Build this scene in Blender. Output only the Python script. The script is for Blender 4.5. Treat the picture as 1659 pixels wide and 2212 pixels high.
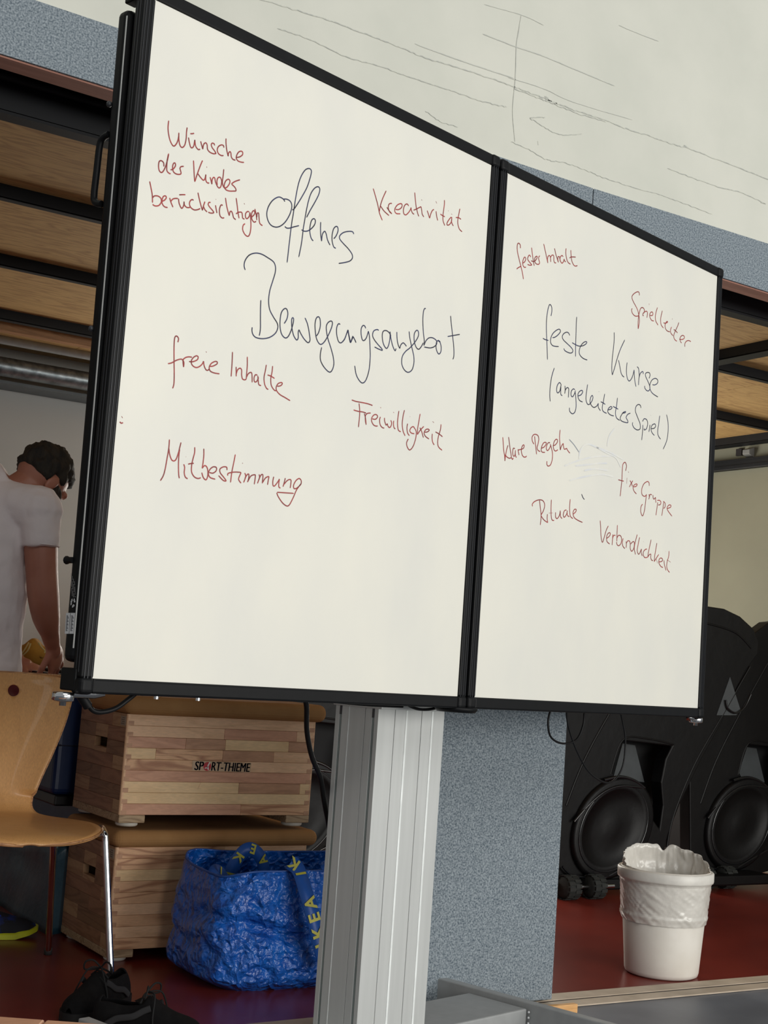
import bpy, bmesh, math, random
from mathutils import Vector, Matrix, noise
random.seed(7)
for o in list(bpy.data.objects): bpy.data.objects.remove(o)
SC = bpy.context.scene
COL = SC.collection
# ------------------------------------------------------------------ camera
F, CX, CY = 3000.0, 829.5, 1106.0
S, D0, EYE = .0707, 329.0, Vector((0, 0, .94))
up = Vector((S, -1, D0/F)).normalized()
vx = 5600.0
ax = Vector((vx-CX, D0+S*(vx-CX), F)).normalized()
ay = up.cross(ax)
R = Matrix((ax, ay, up))
cd = bpy.data.cameras.new('camera'); cam = bpy.data.objects.new('camera', cd); COL.objects.link(cam)
cd.sensor_fit = 'VERTICAL'; cd.sensor_height = 36.0; cd.lens = F/2212*36.0
cd.clip_start = .05; cd.clip_end = 100
m = Matrix((R @ Vector((1, 0, 0)), R @ Vector((0, -1, 0)), R @ Vector((0, 0, -1)))).transposed().to_4x4()
m.translation = EYE
cam.matrix_world = m
SC.camera = cam
# ------------------------------------------------------------------ world and lights
W = bpy.data.worlds.new('world'); SC.world = W; W.use_nodes = True
W.node_tree.nodes['Background'].inputs[0].default_value = (.93, .97, 1.0, 1)
W.node_tree.nodes['Background'].inputs[1].default_value = .30
def area(name, loc, target, sx, sy, power, col):
    l = bpy.data.lights.new(name, 'AREA'); l.shape = 'RECTANGLE'; l.size = sx; l.size_y = sy
    l.energy = power; l.color = col
    o = bpy.data.objects.new(name, l); COL.objects.link(o); o.location = loc
    o.rotation_euler = (Vector(target)-Vector(loc)).to_track_quat('-Z', 'Y').to_euler()
area('window_light', (6.2, -4.5, 1.9), (2.3, 3.0, 1.2), 5.0, 2.4, 310, (1, .98, .92))
area('front_fill_light', (1.7, -5.5, 1.5), (1.9, 3.0, .8), 4.0, 2.2, 150, (1, .98, .94))  # fill lamp added in front to brighten the boxes, no source seen
area('overhead_fill_light', (1.1, -2.2, 4.5), (1.3, 1.6, 1.0), 4.0, 2.5, 95, (1, .98, .94))  # overhead fill added so that more light reaches the man
area('stage_back_light', (3.95, 6.5, 1.25), (3.4, 3.0, 1.5), 2.0, 1.3, 80, (1, .97, .88))  # low back light of the stage; the window behind it is added
SC.view_settings.view_transform = 'Standard'; SC.view_settings.look = 'None'
SC.view_settings.exposure = 0.0; SC.view_settings.gamma = 1; SC.view_settings.use_curve_mapping = False
# ------------------------------------------------------------------ pixel helpers (pixel -> point on a real plane)
def ray(x, y): return R @ Vector((x-CX, y-CY, F))
def onz(x, y, z=0.): d = ray(x, y); return EYE + d*((z-EYE.z)/d.z)
def ony(x, y, Y): d = ray(x, y); return EYE + d*(Y/d.y)
def onx(x, y, X): d = ray(x, y); return EYE + d*(X/d.x)
def onp(x, y, p, n): d = ray(x, y); return EYE + d*((p-EYE).dot(n)/d.dot(n))
def atd(x, y, Z): return EYE + ray(x, y)*(Z/F)
# ------------------------------------------------------------------ materials
MATS = {}
def srgb(r, g, b):
    f = lambda c: (c/255/12.92) if c/255 <= .04045 else ((c/255+.055)/1.055)**2.4
    return (f(r), f(g), f(b), 1)
def mat(name, c, rough=.6, metal=0., c2=None, scale=20., detail=4., stretch=None, bump=0., bscale=None, lo=.35, hi=.65, spec=None, coat=0., bdist=.002, dist=0., trans=0.):
    if name in MATS: return MATS[name]
    M = bpy.data.materials.new(name); M.use_nodes = True; nt = M.node_tree; N = nt.nodes; L = nt.links
    B = N['Principled BSDF']; B.inputs['Base Color'].default_value = srgb(*c)
    B.inputs['Roughness'].default_value = rough; B.inputs['Metallic'].default_value = metal
    if spec is not None: B.inputs['Specular IOR Level'].default_value = spec
    if coat: B.inputs['Coat Weight'].default_value = coat; B.inputs['Coat Roughness'].default_value = .15
    tc = N.new('ShaderNodeTexCoord'); mp = N.new('ShaderNodeMapping'); L.new(tc.outputs['Object'], mp.inputs[0])
    if stretch: mp.inputs['Scale'].default_value = stretch
    nz = N.new('ShaderNodeTexNoise'); nz.inputs['Scale'].default_value = scale; nz.inputs['Detail'].default_value = detail
    nz.inputs['Distortion'].default_value = dist
    L.new(mp.outputs[0], nz.inputs['Vector'])
    if c2 is None: c2 = tuple(max(0, v*.93) for v in c)
    rp = N.new('ShaderNodeValToRGB'); rp.color_ramp.elements[0].position = lo; rp.color_ramp.elements[1].position = hi
    rp.color_ramp.elements[0].color = srgb(*c2); rp.color_ramp.elements[1].color = srgb(*c)
    L.new(nz.outputs[0], rp.inputs[0]); L.new(rp.outputs[0], B.inputs['Base Color'])
    if bump:
        nb = N.new('ShaderNodeTexNoise'); nb.inputs['Scale'].default_value = bscale or scale; nb.inputs['Detail'].default_value = 5
        L.new(mp.outputs[0], nb.inputs['Vector'])
        bp = N.new('ShaderNodeBump'); bp.inputs['Strength'].default_value = bump; bp.inputs['Distance'].default_value = bdist
        L.new(nb.outputs[0], bp.inputs['Height']); L.new(bp.outputs[0], B.inputs['Normal'])
    if trans:
        B.inputs['Transmission Weight'].default_value = trans
    MATS[name] = M
    return M
def wood(name, c, c2, axis='x', grain=1.0, rough=.5, wscale=9.0, coat=0.):
    """Laminated or veneered wood: bands of growth rings stretched along one axis."""
    if name in MATS: return MATS[name]
    M = bpy.data.materials.new(name); M.use_nodes = True; nt = M.node_tree; N = nt.nodes; L = nt.links
    B = N['Principled BSDF']; B.inputs['Roughness'].default_value = rough
    if coat: B.inputs['Coat Weight'].default_value = coat
    tc = N.new('ShaderNodeTexCoord'); mp = N.new('ShaderNodeMapping'); L.new(tc.outputs['Object'], mp.inputs[0])
    oi = N.new('ShaderNodeObjectInfo'); ad = N.new('ShaderNodeVectorMath'); ad.operation = 'ADD'
    mu = N.new('ShaderNodeMath'); mu.operation = 'MULTIPLY'; mu.inputs[1].default_value = 17.0
    L.new(oi.outputs['Random'], mu.inputs[0]); L.new(mp.outputs[0], ad.inputs[0]); L.new(mu.outputs[0], ad.inputs[1])
    mp.inputs['Scale'].default_value = {'x': (1.6, 12, 12), 'y': (12, 1.6, 12), 'z': (12, 12, 1.6)}[axis]
    nz = N.new('ShaderNodeTexNoise'); nz.inputs['Scale'].default_value = 1.3; nz.inputs['Detail'].default_value = 2; nz.inputs['Distortion'].default_value = .6
    L.new(ad.outputs[0], nz.inputs['Vector'])
    mm = N.new('ShaderNodeMath'); mm.operation = 'MULTIPLY'; mm.inputs[1].default_value = wscale; L.new(nz.outputs[0], mm.inputs[0])
    fr = N.new('ShaderNodeMath'); fr.operation = 'PINGPONG'; fr.inputs[1].default_value = .5; L.new(mm.outputs[0], fr.inputs[0])
    rp = N.new('ShaderNodeValToRGB'); rp.color_ramp.elements[0].position = .0; rp.color_ramp.elements[1].position = .3
    mixc = tuple(c2[i]*grain + c[i]*(1-grain) for i in range(3))
    rp.color_ramp.elements[0].color = srgb(*mixc); rp.color_ramp.elements[1].color = srgb(*c)
    L.new(fr.outputs[0], rp.inputs[0])
    fn = N.new('ShaderNodeTexNoise'); fn.inputs['Scale'].default_value = 30; L.new(ad.outputs[0], fn.inputs['Vector'])
    mx = N.new('ShaderNodeMix'); mx.data_type = 'RGBA'; mx.blend_type = 'MULTIPLY'; mx.inputs[0].default_value = .35
    L.new(rp.outputs[0], mx.inputs[6]); L.new(fn.outputs['Fac'], mx.inputs[7])
    hs = N.new('ShaderNodeHueSaturation'); L.new(mx.outputs[2], hs.inputs['Color']); hs.inputs['Value'].default_value = 1.35
    L.new(hs.outputs[0], B.inputs['Base Color'])
    MATS[name] = M
    return M
# ------------------------------------------------------------------ mesh helpers
class MB:
    def __init__(s): s.v = []; s.f = []; s.sm = []
    def add(s, vs, fs, smooth=False):
        n = len(s.v); s.v += [Vector(v) for v in vs]; s.f += [tuple(n+i for i in f) for f in fs]; s.sm += [smooth]*len(fs); return s
    def obox(s, o, u, v, w):
        o, u, v, w = map(Vector, (o, u, v, w))
        P = [o, o+u, o+u+v, o+v, o+w, o+u+w, o+u+v+w, o+v+w]
        fs = [(0, 3, 2, 1), (4, 5, 6, 7), (0, 1, 5, 4), (1, 2, 6, 5), (2, 3, 7, 6), (3, 0, 4, 7)]
        if u.cross(v).dot(w) < 0: fs = [f[::-1] for f in fs]
        return s.add(P, fs)
    def box(s, x0, x1, y0, y1, z0, z1): return s.obox((x0, y0, z0), (x1-x0, 0, 0), (0, y1-y0, 0), (0, 0, z1-z0))
    def prism(s, pts, d, smooth=False):
        pts = [Vector(p) for p in pts]; d = Vector(d); n = len(pts)
        nrm = Vector((0, 0, 0))
        for i in range(n): nrm += pts[i].cross(pts[(i+1) % n])
        if nrm.dot(d) > 0: pts = pts[::-1]
        s.add(pts+[p+d for p in pts], [tuple(range(n)), tuple(range(2*n-1, n-1, -1))])
        return s.add(pts+[p+d for p in pts], [((i+1) % n, i, n+i, n+(i+1) % n) for i in range(n)], smooth)
    def tube(s, path, r, n=10, cap=True, closed=False, flat=None):
        path = [Vector(p) for p in path]; k = len(path); rr = r if isinstance(r, (list, tuple)) else [r]*k
        ref = None; rings = []
        for i, p in enumerate(path):
            a = path[(i-1) % k] if (closed or i > 0) else p; b = path[(i+1) % k] if (closed or i < k-1) else p
            t = (b-a).normalized()
            if ref is None: ref = t.orthogonal().normalized() if flat is None else Vector(flat)
            ref = (ref - t*ref.dot(t)).normalized(); bi = t.cross(ref)
            q = rr[i] if isinstance(rr[i], (tuple, list)) else (rr[i], rr[i])
            rings.append([p + ref*math.cos(2*math.pi*j/n)*q[0] + bi*math.sin(2*math.pi*j/n)*q[1] for j in range(n)])
        vs = [v for g in rings for v in g]; fs = []
        for i in range(k if closed else k-1):
            i2 = (i+1) % k
            for j in range(n): fs.append((i*n+j, i*n+(j+1) % n, i2*n+(j+1) % n, i2*n+j))
        s.add(vs, fs, True)
        if cap and not closed:
            s.add(rings[0], [tuple(range(n-1, -1, -1))]); s.add(rings[-1], [tuple(range(n))])
        return s
    def lathe(s, c, prof, axis=(0, 0, 1), n=32, smooth=True, fn=None):
        c = Vector(c); ax_ = Vector(axis).normalized(); u = ax_.orthogonal().normalized(); v = ax_.cross(u); vs = []; fs = []
        for (r, h) in prof:
            for j in range(n):
                a = 2*math.pi*j/n; p = c + ax_*h + (u*math.cos(a)+v*math.sin(a))*r
                vs.append(fn(p, a, r, h) if fn else p)
        for i in range(len(prof)-1):
            for j in range(n): fs.append((i*n+j, i*n+(j+1) % n, (i+1)*n+(j+1) % n, (i+1)*n+j))
        return s.add(vs, fs, smooth)
    def ball(s, c, r, n=16, m=None, ux=(1, 0, 0), uy=(0, 1, 0), uz=(0, 0, 1)):
        c = Vector(c); ux, uy, uz = Vector(ux).normalized(), Vector(uy).normalized(), Vector(uz).normalized()
        m = m or n//2; vs = []; fs = []
        rx, ry, rz = r if isinstance(r, (tuple, list)) else (r, r, r)
        for i in range(m+1):
            t = math.pi*i/m
            for j in range(n):
                a = 2*math.pi*j/n
                vs.append(c + ux*rx*math.sin(t)*math.cos(a) + uy*ry*math.sin(t)*math.sin(a) + uz*rz*math.cos(t))
        for i in range(m):
            for j in range(n): fs.append((i*n+j, (i+1)*n+j, (i+1)*n+(j+1) % n, i*n+(j+1) % n))
        return s.add(vs, fs, True)
    def build(s, name, m=None, parent=None, bevel=0, weld=False, mods=(), kind=None, label=None, seg=2, recalc=False):
        off = parent['_o'] if parent is not None else (0, 0, 0)
        off = Vector(off)
        me = bpy.data.meshes.new(name); me.from_pydata([tuple(v-off) for v in s.v], [], s.f)
        me.polygons.foreach_set('use_smooth', s.sm)
        if weld or recalc:
            bm = bmesh.new(); bm.from_mesh(me)
            if weld: bmesh.ops.remove_doubles(bm, verts=bm.verts, dist=1e-5)
            bmesh.ops.recalc_face_normals(bm, faces=bm.faces)
            bm.to_mesh(me); bm.free()
        if m is not None: me.materials.append(m)
        me.update()
        o = bpy.data.objects.new(name, me); COL.objects.link(o)
        if parent is not None: o.parent = parent; o['_o'] = tuple(off)
        else: o['_o'] = (0, 0, 0)
        if bevel:
            b = o.modifiers.new('bevel', 'BEVEL'); b.width = bevel; b.segments = seg; b.limit_method = 'ANGLE'; b.angle_limit = .9
            b.harden_normals = False
        for t, kw in mods:
            q = o.modifiers.new(t.lower(), t)
            for a, v in kw.items(): setattr(q, a, v)
        if kind: o['kind'] = kind
        if label: o['label'] = label
        return o
def tag(o, label=None, cat=None, group=None, kind=None):
    if label: o['label'] = label
    if cat: o['category'] = cat
    if group: o['group'] = group
    if kind: o['kind'] = kind
    return o
def thing(name, loc, label=None, cat=None, group=None, kind=None):
    o = bpy.data.objects.new(name, None); COL.objects.link(o); o.location = loc; o.empty_display_size = .1
    o['_o'] = tuple(loc)
    return tag(o, label, cat, group, kind)
def spline(pts, k=5, closed=False):
    pts = [Vector(p) for p in pts]
    if len(pts) < 3: return pts
    out = []; n = len(pts)
    for i in range(n if closed else n-1):
        p1, p2 = pts[i], pts[(i+1) % n]
        p0 = pts[(i-1) % n] if (closed or i > 0) else p1; p3 = pts[(i+2) % n] if (closed or i < n-2) else p2
        for j in range(k):
            t = j/k
            out.append(.5*((2*p1)+(p2-p0)*t+(2*p0-5*p1+4*p2-p3)*t*t+(3*p1-p0-3*p2+p3)*t*t*t))
    if not closed: out.append(pts[-1])
    return out
def ribbon(mb, path, w, nrm):
    """flat inked line lying on a surface"""
    path = [Vector(p) for p in path]; n = len(path); nrm = Vector(nrm); vs = []
    for i, p in enumerate(path):
        t = (path[min(i+1, n-1)]-path[max(i-1, 0)])
        if t.length < 1e-9: t = Vector((1, 0, 0))
        s = nrm.cross(t.normalized()).normalized()
        ww = w*(.35 if i in (0, n-1) else 1)/2
        vs += [p+s*ww, p-s*ww]
    mb.add(vs, [(2*i, 2*i+1, 2*i+3, 2*i+2) for i in range(n-1)])
def text_mb(mb, body, origin, xdir, ydir, size, shear=0, bold=0., align='LEFT', sx=1.0, depth=.0006):
    cu = bpy.data.curves.new('t', 'FONT'); cu.body = body; cu.size = 1.0; cu.extrude = .0; cu.offset = bold; cu.shear = shear; cu.align_x = align
    cu.resolution_u = 3
    to = bpy.data.objects.new('t', cu); COL.objects.link(to)
    dg = bpy.context.evaluated_depsgraph_get(); me = bpy.data.meshes.new_from_object(to.evaluated_get(dg))
    o = Vector(origin); X = Vector(xdir).normalized()*size*sx; Y = Vector(ydir).normalized()*size
    mb.add([o + X*v.co.x + Y*v.co.y for v in me.vertices], [tuple(p.vertices) for p in me.polygons])
    bpy.data.objects.remove(to); bpy.data.curves.remove(cu); bpy.data.meshes.remove(me)
# ---- handwriting: (label, ink, origin x, origin y, zoom, strokes) -----------
WORDS_L = [
('tiny stray red pen mark near the left edge','red',0,0,1.0,
 "259,911 262,914 266,913/263,899 265,903"),
('red handwriting reading Wünsche','red',320,250,6.381,
 "285,65 276,180 295,310 330,395 362,417 400,370 420,300 425,232/425,232 425,320 440,405 470,437 505,405 525,320 530,230 540,160/583,247 610,247 635,242/558,298 568,360 585,425 605,442 630,415 645,330/645,330 652,400 668,440 695,466 718,460/725,350 738,400 755,462/755,462 762,410 778,380 800,375 815,405 820,460 850,500 900,523 932,522/918,410 910,385 885,378 872,400 885,440 915,480 935,515 930,522/1045,440 1040,412 1010,402 970,425 955,470 970,520 1010,548 1040,548/1075,312 1075,380 1085,470 1105,560/1105,560 1110,515 1130,495 1142,515 1148,565 1170,600 1205,612/1215,575 1260,568 1300,540 1305,505 1285,488 1250,500 1222,545 1218,590 1245,625 1290,640 1322,642"),
('red handwriting reading der','red',320,250,6.381,
 "218,700 215,650 185,620 155,630 145,690 155,755 185,782 215,755 245,690 270,600 285,520/285,520 265,610 258,700 262,760 290,792 312,798/310,745 345,735 378,690 372,652 350,660 338,710 350,770 385,800 430,808 455,795 448,755 440,725 455,702 492,697"),
('red handwriting reading Kinder','red',320,250,6.381,
 "627,615 632,720 638,840 645,910/645,910 680,800 720,690 752,615/685,795 720,845 762,888 785,865 797,808/797,808 795,870 805,910 828,928 842,922/808,700 812,715/855,845 868,890 880,945/880,945 885,880 903,850 920,860 930,910 955,970 980,995 1005,970 1015,900 995,850 965,855 950,900 955,955/1045,735 1035,830 1025,920 1045,985 1080,990 1120,940 1128,895 1105,875 1070,900 1050,960 1065,1010 1110,1035 1180,1038 1212,1032 1200,990 1150,940/1150,938 1200,905 1268,882"),
('red handwriting reading berücksichtigen','red',320,250,6.381,
 "22,903 40,990 58,1090 62,1200/62,1130 90,1105 140,1108 178,1140 182,1190 150,1235 100,1243 62,1222/185,1180 225,1165 252,1130 240,1105 210,1115 192,1170 200,1220 230,1255 270,1265/298,1130 315,1190 345,1262/315,1180 340,1150 372,1140 412,1140/430,1090 470,1088 515,1088/420,1140 430,1210 462,1275 490,1240 498,1180/495,1185 505,1235 540,1265 580,1262/628,1165 605,1155 578,1180 572,1225 595,1270 640,1298 690,1292 718,1278/688,1058 705,1140 728,1230 750,1305/750,1305 765,1240 785,1182/762,1245 785,1295 815,1325/862,1195 840,1195 830,1225 855,1265 890,1305 905,1335 870,1342 830,1330/935,1148 938,1155/930,1232 940,1290 950,1342/1030,1235 1005,1232 985,1290 990,1370 1020,1408 1050,1405/1068,1130 1080,1220 1100,1310 1120,1378/1120,1378 1130,1325 1150,1318 1165,1350 1180,1405 1210,1432/1215,1132 1228,1230 1240,1330 1255,1415/1212,1352 1250,1330 1290,1332 1300,1370 1305,1410 1330,1425/1325,1205 1332,1222/1395,1325 1370,1320 1345,1350 1345,1400 1365,1418 1395,1385 1405,1330/1405,1330 1415,1420 1418,1530 1405,1620 1378,1662 1335,1635 1305,1570 1312,1510 1338,1488/1425,1400 1465,1360 1470,1320 1450,1310 1428,1350 1430,1420 1460,1465 1490,1455/1472,1282 1490,1360 1500,1440/1500,1400 1505,1345 1525,1345 1530,1400 1540,1480 1578,1515"),
('navy handwriting reading Offenes','navy',560,350,7.541,
 "420,645 395,605 340,572 285,580 210,635 150,730 125,835 140,940 190,1025 270,1060 350,1040 430,970 500,850 532,730 515,650 460,608 395,602/540,775 565,768 620,690 700,560 780,410 830,260 852,160 840,120 805,105 750,130 690,220 645,340 610,500 580,680 555,850 530,1000 505,1200 480,1420 455,1640/418,1050 450,1075 500,1075 560,1058 650,1035/772,903 830,790 910,650 970,530 988,440 960,402 905,425 850,500 810,610 775,760 745,930 720,1080 690,1320 645,1550/690,1103 740,1127 800,1118 860,1075 905,1015 915,950 890,922 855,950 832,1030 825,1120 838,1210 860,1262 882,1282/1003,975 1000,1090 1005,1200 1017,1290/1017,1290 1030,1180 1065,1128 1090,1165 1115,1270 1155,1355/1215,1250 1255,1200 1285,1120 1280,1065 1255,1048 1215,1085 1190,1180 1190,1290 1215,1380 1250,1405/1542,1175 1520,1135 1450,1130 1370,1150 1315,1200 1315,1255 1370,1325 1450,1410 1510,1495 1520,1560 1480,1610 1400,1635 1295,1652"),
('navy handwriting reading Bewegungsangebot','navy',520,530,6.9125,
 "68,368 52,300 70,220 130,145 220,115 310,130 400,180 490,245 520,320 515,410 480,530 435,680 418,830 435,960 490,1070 545,1160 555,1230 520,1310 440,1370 340,1393 240,1380 190,1340 170,1280 173,1222/302,815 297,950 296,1100 295,1250 278,1350/650,1168 690,1100 705,1020 690,955 655,945 610,1000 590,1110 590,1230 615,1330 665,1382 710,1360 750,1280 780,1180 792,1105 778,1080 762,1110 765,1220 790,1340 835,1412 860,1380 860,1300 872,1258/872,1258 900,1320 950,1400 1005,1452 1035,1420 1028,1330 1000,1180 960,1080/1130,1355 1165,1300 1190,1200 1185,1100 1158,1065 1125,1100 1110,1200 1125,1360 1160,1450 1200,1478 1250,1440 1310,1340 1360,1220 1370,1150 1345,1130 1300,1160 1278,1230 1300,1380 1350,1540 1385,1680 1390,1790 1355,1880 1310,1885 1240,1810 1195,1720 1190,1630 1210,1520/1488,1180 1460,1172 1435,1230 1435,1330 1460,1430 1500,1455 1550,1400 1590,1300 1605,1260/1605,1260 1618,1350 1640,1450 1675,1350/1600,1262 1620,1370 1640,1450 1665,1400 1680,1370 1710,1420 1722,1452"),
('+','navy',740,640,6.381,
 "0,628 30,590 55,520 75,462/75,462 90,540 112,635/112,635 130,590 145,558 165,590 188,640/322,442 305,408 280,405 258,450 258,530 275,600 300,608 330,570 352,500 358,480/342,458 345,460/358,480 372,560 380,700 382,850 365,1020 325,1150 280,1195 235,1165 190,1080 168,955/500,470 475,458 430,480 415,540 440,600 490,665 540,720 552,748/552,748 500,728 442,698/668,550 650,510 610,475 565,480 548,540 560,640 590,705 615,715 640,660 655,570 655,485/655,485 670,590 695,690 725,750 738,718/750,490 752,570 765,660 790,720/790,720 805,670 835,642 860,660 882,690/918,482 930,580 955,700 980,810 985,910 960,1010 905,1048 850,1010 818,930 825,830 870,760 930,710 1000,630 1045,550 1045,485 1020,470 990,520 990,620 1015,700 1050,730 1085,695 1115,640/1148,172 1132,170 1115,220 1108,340 1115,500 1128,610 1122,680/1122,680 1150,615 1190,575 1240,572 1290,605 1300,650 1270,690 1210,712 1125,698/1350,632 1320,608 1295,640 1290,710 1310,775 1332,795 1355,765 1360,700 1345,635 1320,615/1490,268 1500,380 1520,560 1535,720 1535,820 1522,870/1450,555 1500,545 1560,535 1618,525"),
('red handwriting reading freie','red',350,710,5.7207,
 "197,168 205,120 180,90 158,115 150,220 150,400 152,560 148,680 132,738/75,432 120,422 180,390 235,376 258,390 262,430 268,475/268,475 272,420 262,385 290,358 330,348 372,352/335,405 380,408 435,385 448,350 425,335 385,360 362,405 375,450 415,478 455,472 495,440 515,400/515,400 520,450 540,500 562,515 585,500/585,465 630,462 680,435 682,410 655,405 610,430 585,475 595,520 640,545 712,558/545,280 552,295"),
('red handwriting reading Inhalte','red',350,710,5.7207,
 "872,285 868,400 862,500 855,592/917,470 918,530 918,590/918,560 935,510 965,488 985,510 985,570 995,618 1020,632 1042,625/1055,345 1055,450 1048,540 1042,625/1045,600 1065,560 1095,540 1112,560 1115,665/1180,575 1155,570 1138,610 1145,655 1172,650 1195,600/1185,580 1190,640 1198,690 1225,703/1290,445 1278,520 1262,600 1268,680 1292,735 1315,750/1368,460 1360,540 1345,620 1352,700 1385,755 1412,768/1305,572 1345,585 1392,615/1425,712 1465,705 1488,680 1475,665 1435,680 1412,725 1420,770 1460,815 1520,850 1585,890"),
('red handwriting reading Mitbestimmung','red',335,940,5.027,
 "157,45 150,140 130,260 110,370 90,440 58,495/150,140 160,210 180,265 205,280 230,260 255,190 270,130 283,78/268,150 258,240 255,340 258,430 265,468/335,234 338,236/312,315 322,350 318,410 330,455 355,473/432,130 430,190 412,260 398,330 398,400 425,450 465,470 498,462/360,315 390,308 422,305/530,145 530,220 522,300 512,360/512,360 540,330 565,350 575,400 570,455 552,485 525,460 508,405/590,405 630,412 665,385 665,350 630,345 595,375 580,420 600,460 655,478/782,380 778,348 740,345 705,370 710,410 745,455 772,495 740,490 690,438/873,208 855,300 835,400 820,515/790,440 795,415 850,402 905,402 932,408 920,440 908,480 935,522/950,300 953,310/975,410 985,450 962,515/975,470 1005,425 1020,430 1015,480 1005,510/1010,500 1040,445 1080,430 1090,445 1078,535/1130,425 1135,460 1112,525/1125,490 1150,435 1172,435 1165,525/1168,515 1200,465 1235,450 1232,480 1222,540/1290,450 1280,500 1282,545 1300,550 1335,505 1352,475/1352,475 1345,520 1345,560 1362,575/1415,465 1405,510 1390,560/1400,535 1440,490 1475,485 1475,530 1468,575/1588,490 1565,470 1530,495 1505,545 1512,580 1545,572 1585,530 1588,490/1588,525 1540,590 1500,680 1460,755 1430,768 1385,735 1340,670 1322,625/1325,620 1400,625 1508,632"),
('red handwriting reading Kreativität','red',795,395,7.716,
 "88,92 125,220 165,370 195,510 240,625/305,130 250,250 210,370 190,480/210,385 270,470 352,545/315,405 350,460 400,515/400,515 360,480 340,420 345,370 365,345 400,342/460,440 510,445 560,410 570,365 545,345 490,370 450,430 450,480 480,512 540,515/680,385 650,350 610,380 592,450 600,515 635,532 680,490 710,440 718,410/718,410 725,460 745,505 770,522/780,158 790,280 805,400 825,490 848,560/760,455 810,435 885,395/885,395 895,450 905,520 932,568/893,275 900,295/988,460 1010,530 1028,590/1028,590 1050,510 1075,460 1100,442/1132,305 1148,342/1135,470 1145,550 1163,628/1275,285 1275,350 1262,450 1250,560 1255,640 1282,712/1207,520 1245,545 1282,565/1338,465 1345,468/1390,515 1402,530/1390,570 1360,600 1320,665 1320,700 1350,700 1385,660 1395,610 1398,570/1398,600 1395,650 1408,690 1425,718/1532,430 1520,500 1500,600 1500,690 1525,770 1570,815/1465,578 1510,580 1552,608"),
('red handwriting reading Freiwilligkeit','red',750,850,7.541,
 "75,105 150,130 250,148 340,168 415,195/195,158 205,280 200,400 185,550/105,268 180,290 260,302 310,320/280,325 300,400 310,510/310,510 298,440 300,360 330,325 385,318/410,412 460,420 495,385 485,350 445,345 405,390 400,450 430,510 470,530 498,528/545,220 548,240/543,380 530,430 540,510 575,555 605,562/610,395 612,450 635,520/635,520 655,495 665,530 690,555 715,530 725,480 712,435/755,300 762,315/760,442 755,500 765,555 785,578/845,282 828,390 822,500 835,595 875,622/935,268 910,380 898,500 912,610 945,690/985,490 975,560 985,640 1015,688/1022,375 1028,380/1105,580 1080,540 1040,560 1022,610 1050,645 1095,655/1110,575 1128,640 1115,740 1075,860 1020,920 980,870 970,800 998,738/1190,330 1170,450 1150,570 1145,670/1145,670 1190,600 1250,535/1185,555 1215,620 1243,720/1255,628 1300,628 1338,600 1320,580 1280,590 1255,640 1275,695 1335,742/1392,455 1415,475/1388,655 1385,730 1395,795 1420,838/1530,500 1520,590 1490,690 1475,790 1490,870 1548,925/1438,625 1500,660 1555,705"),
]
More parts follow.
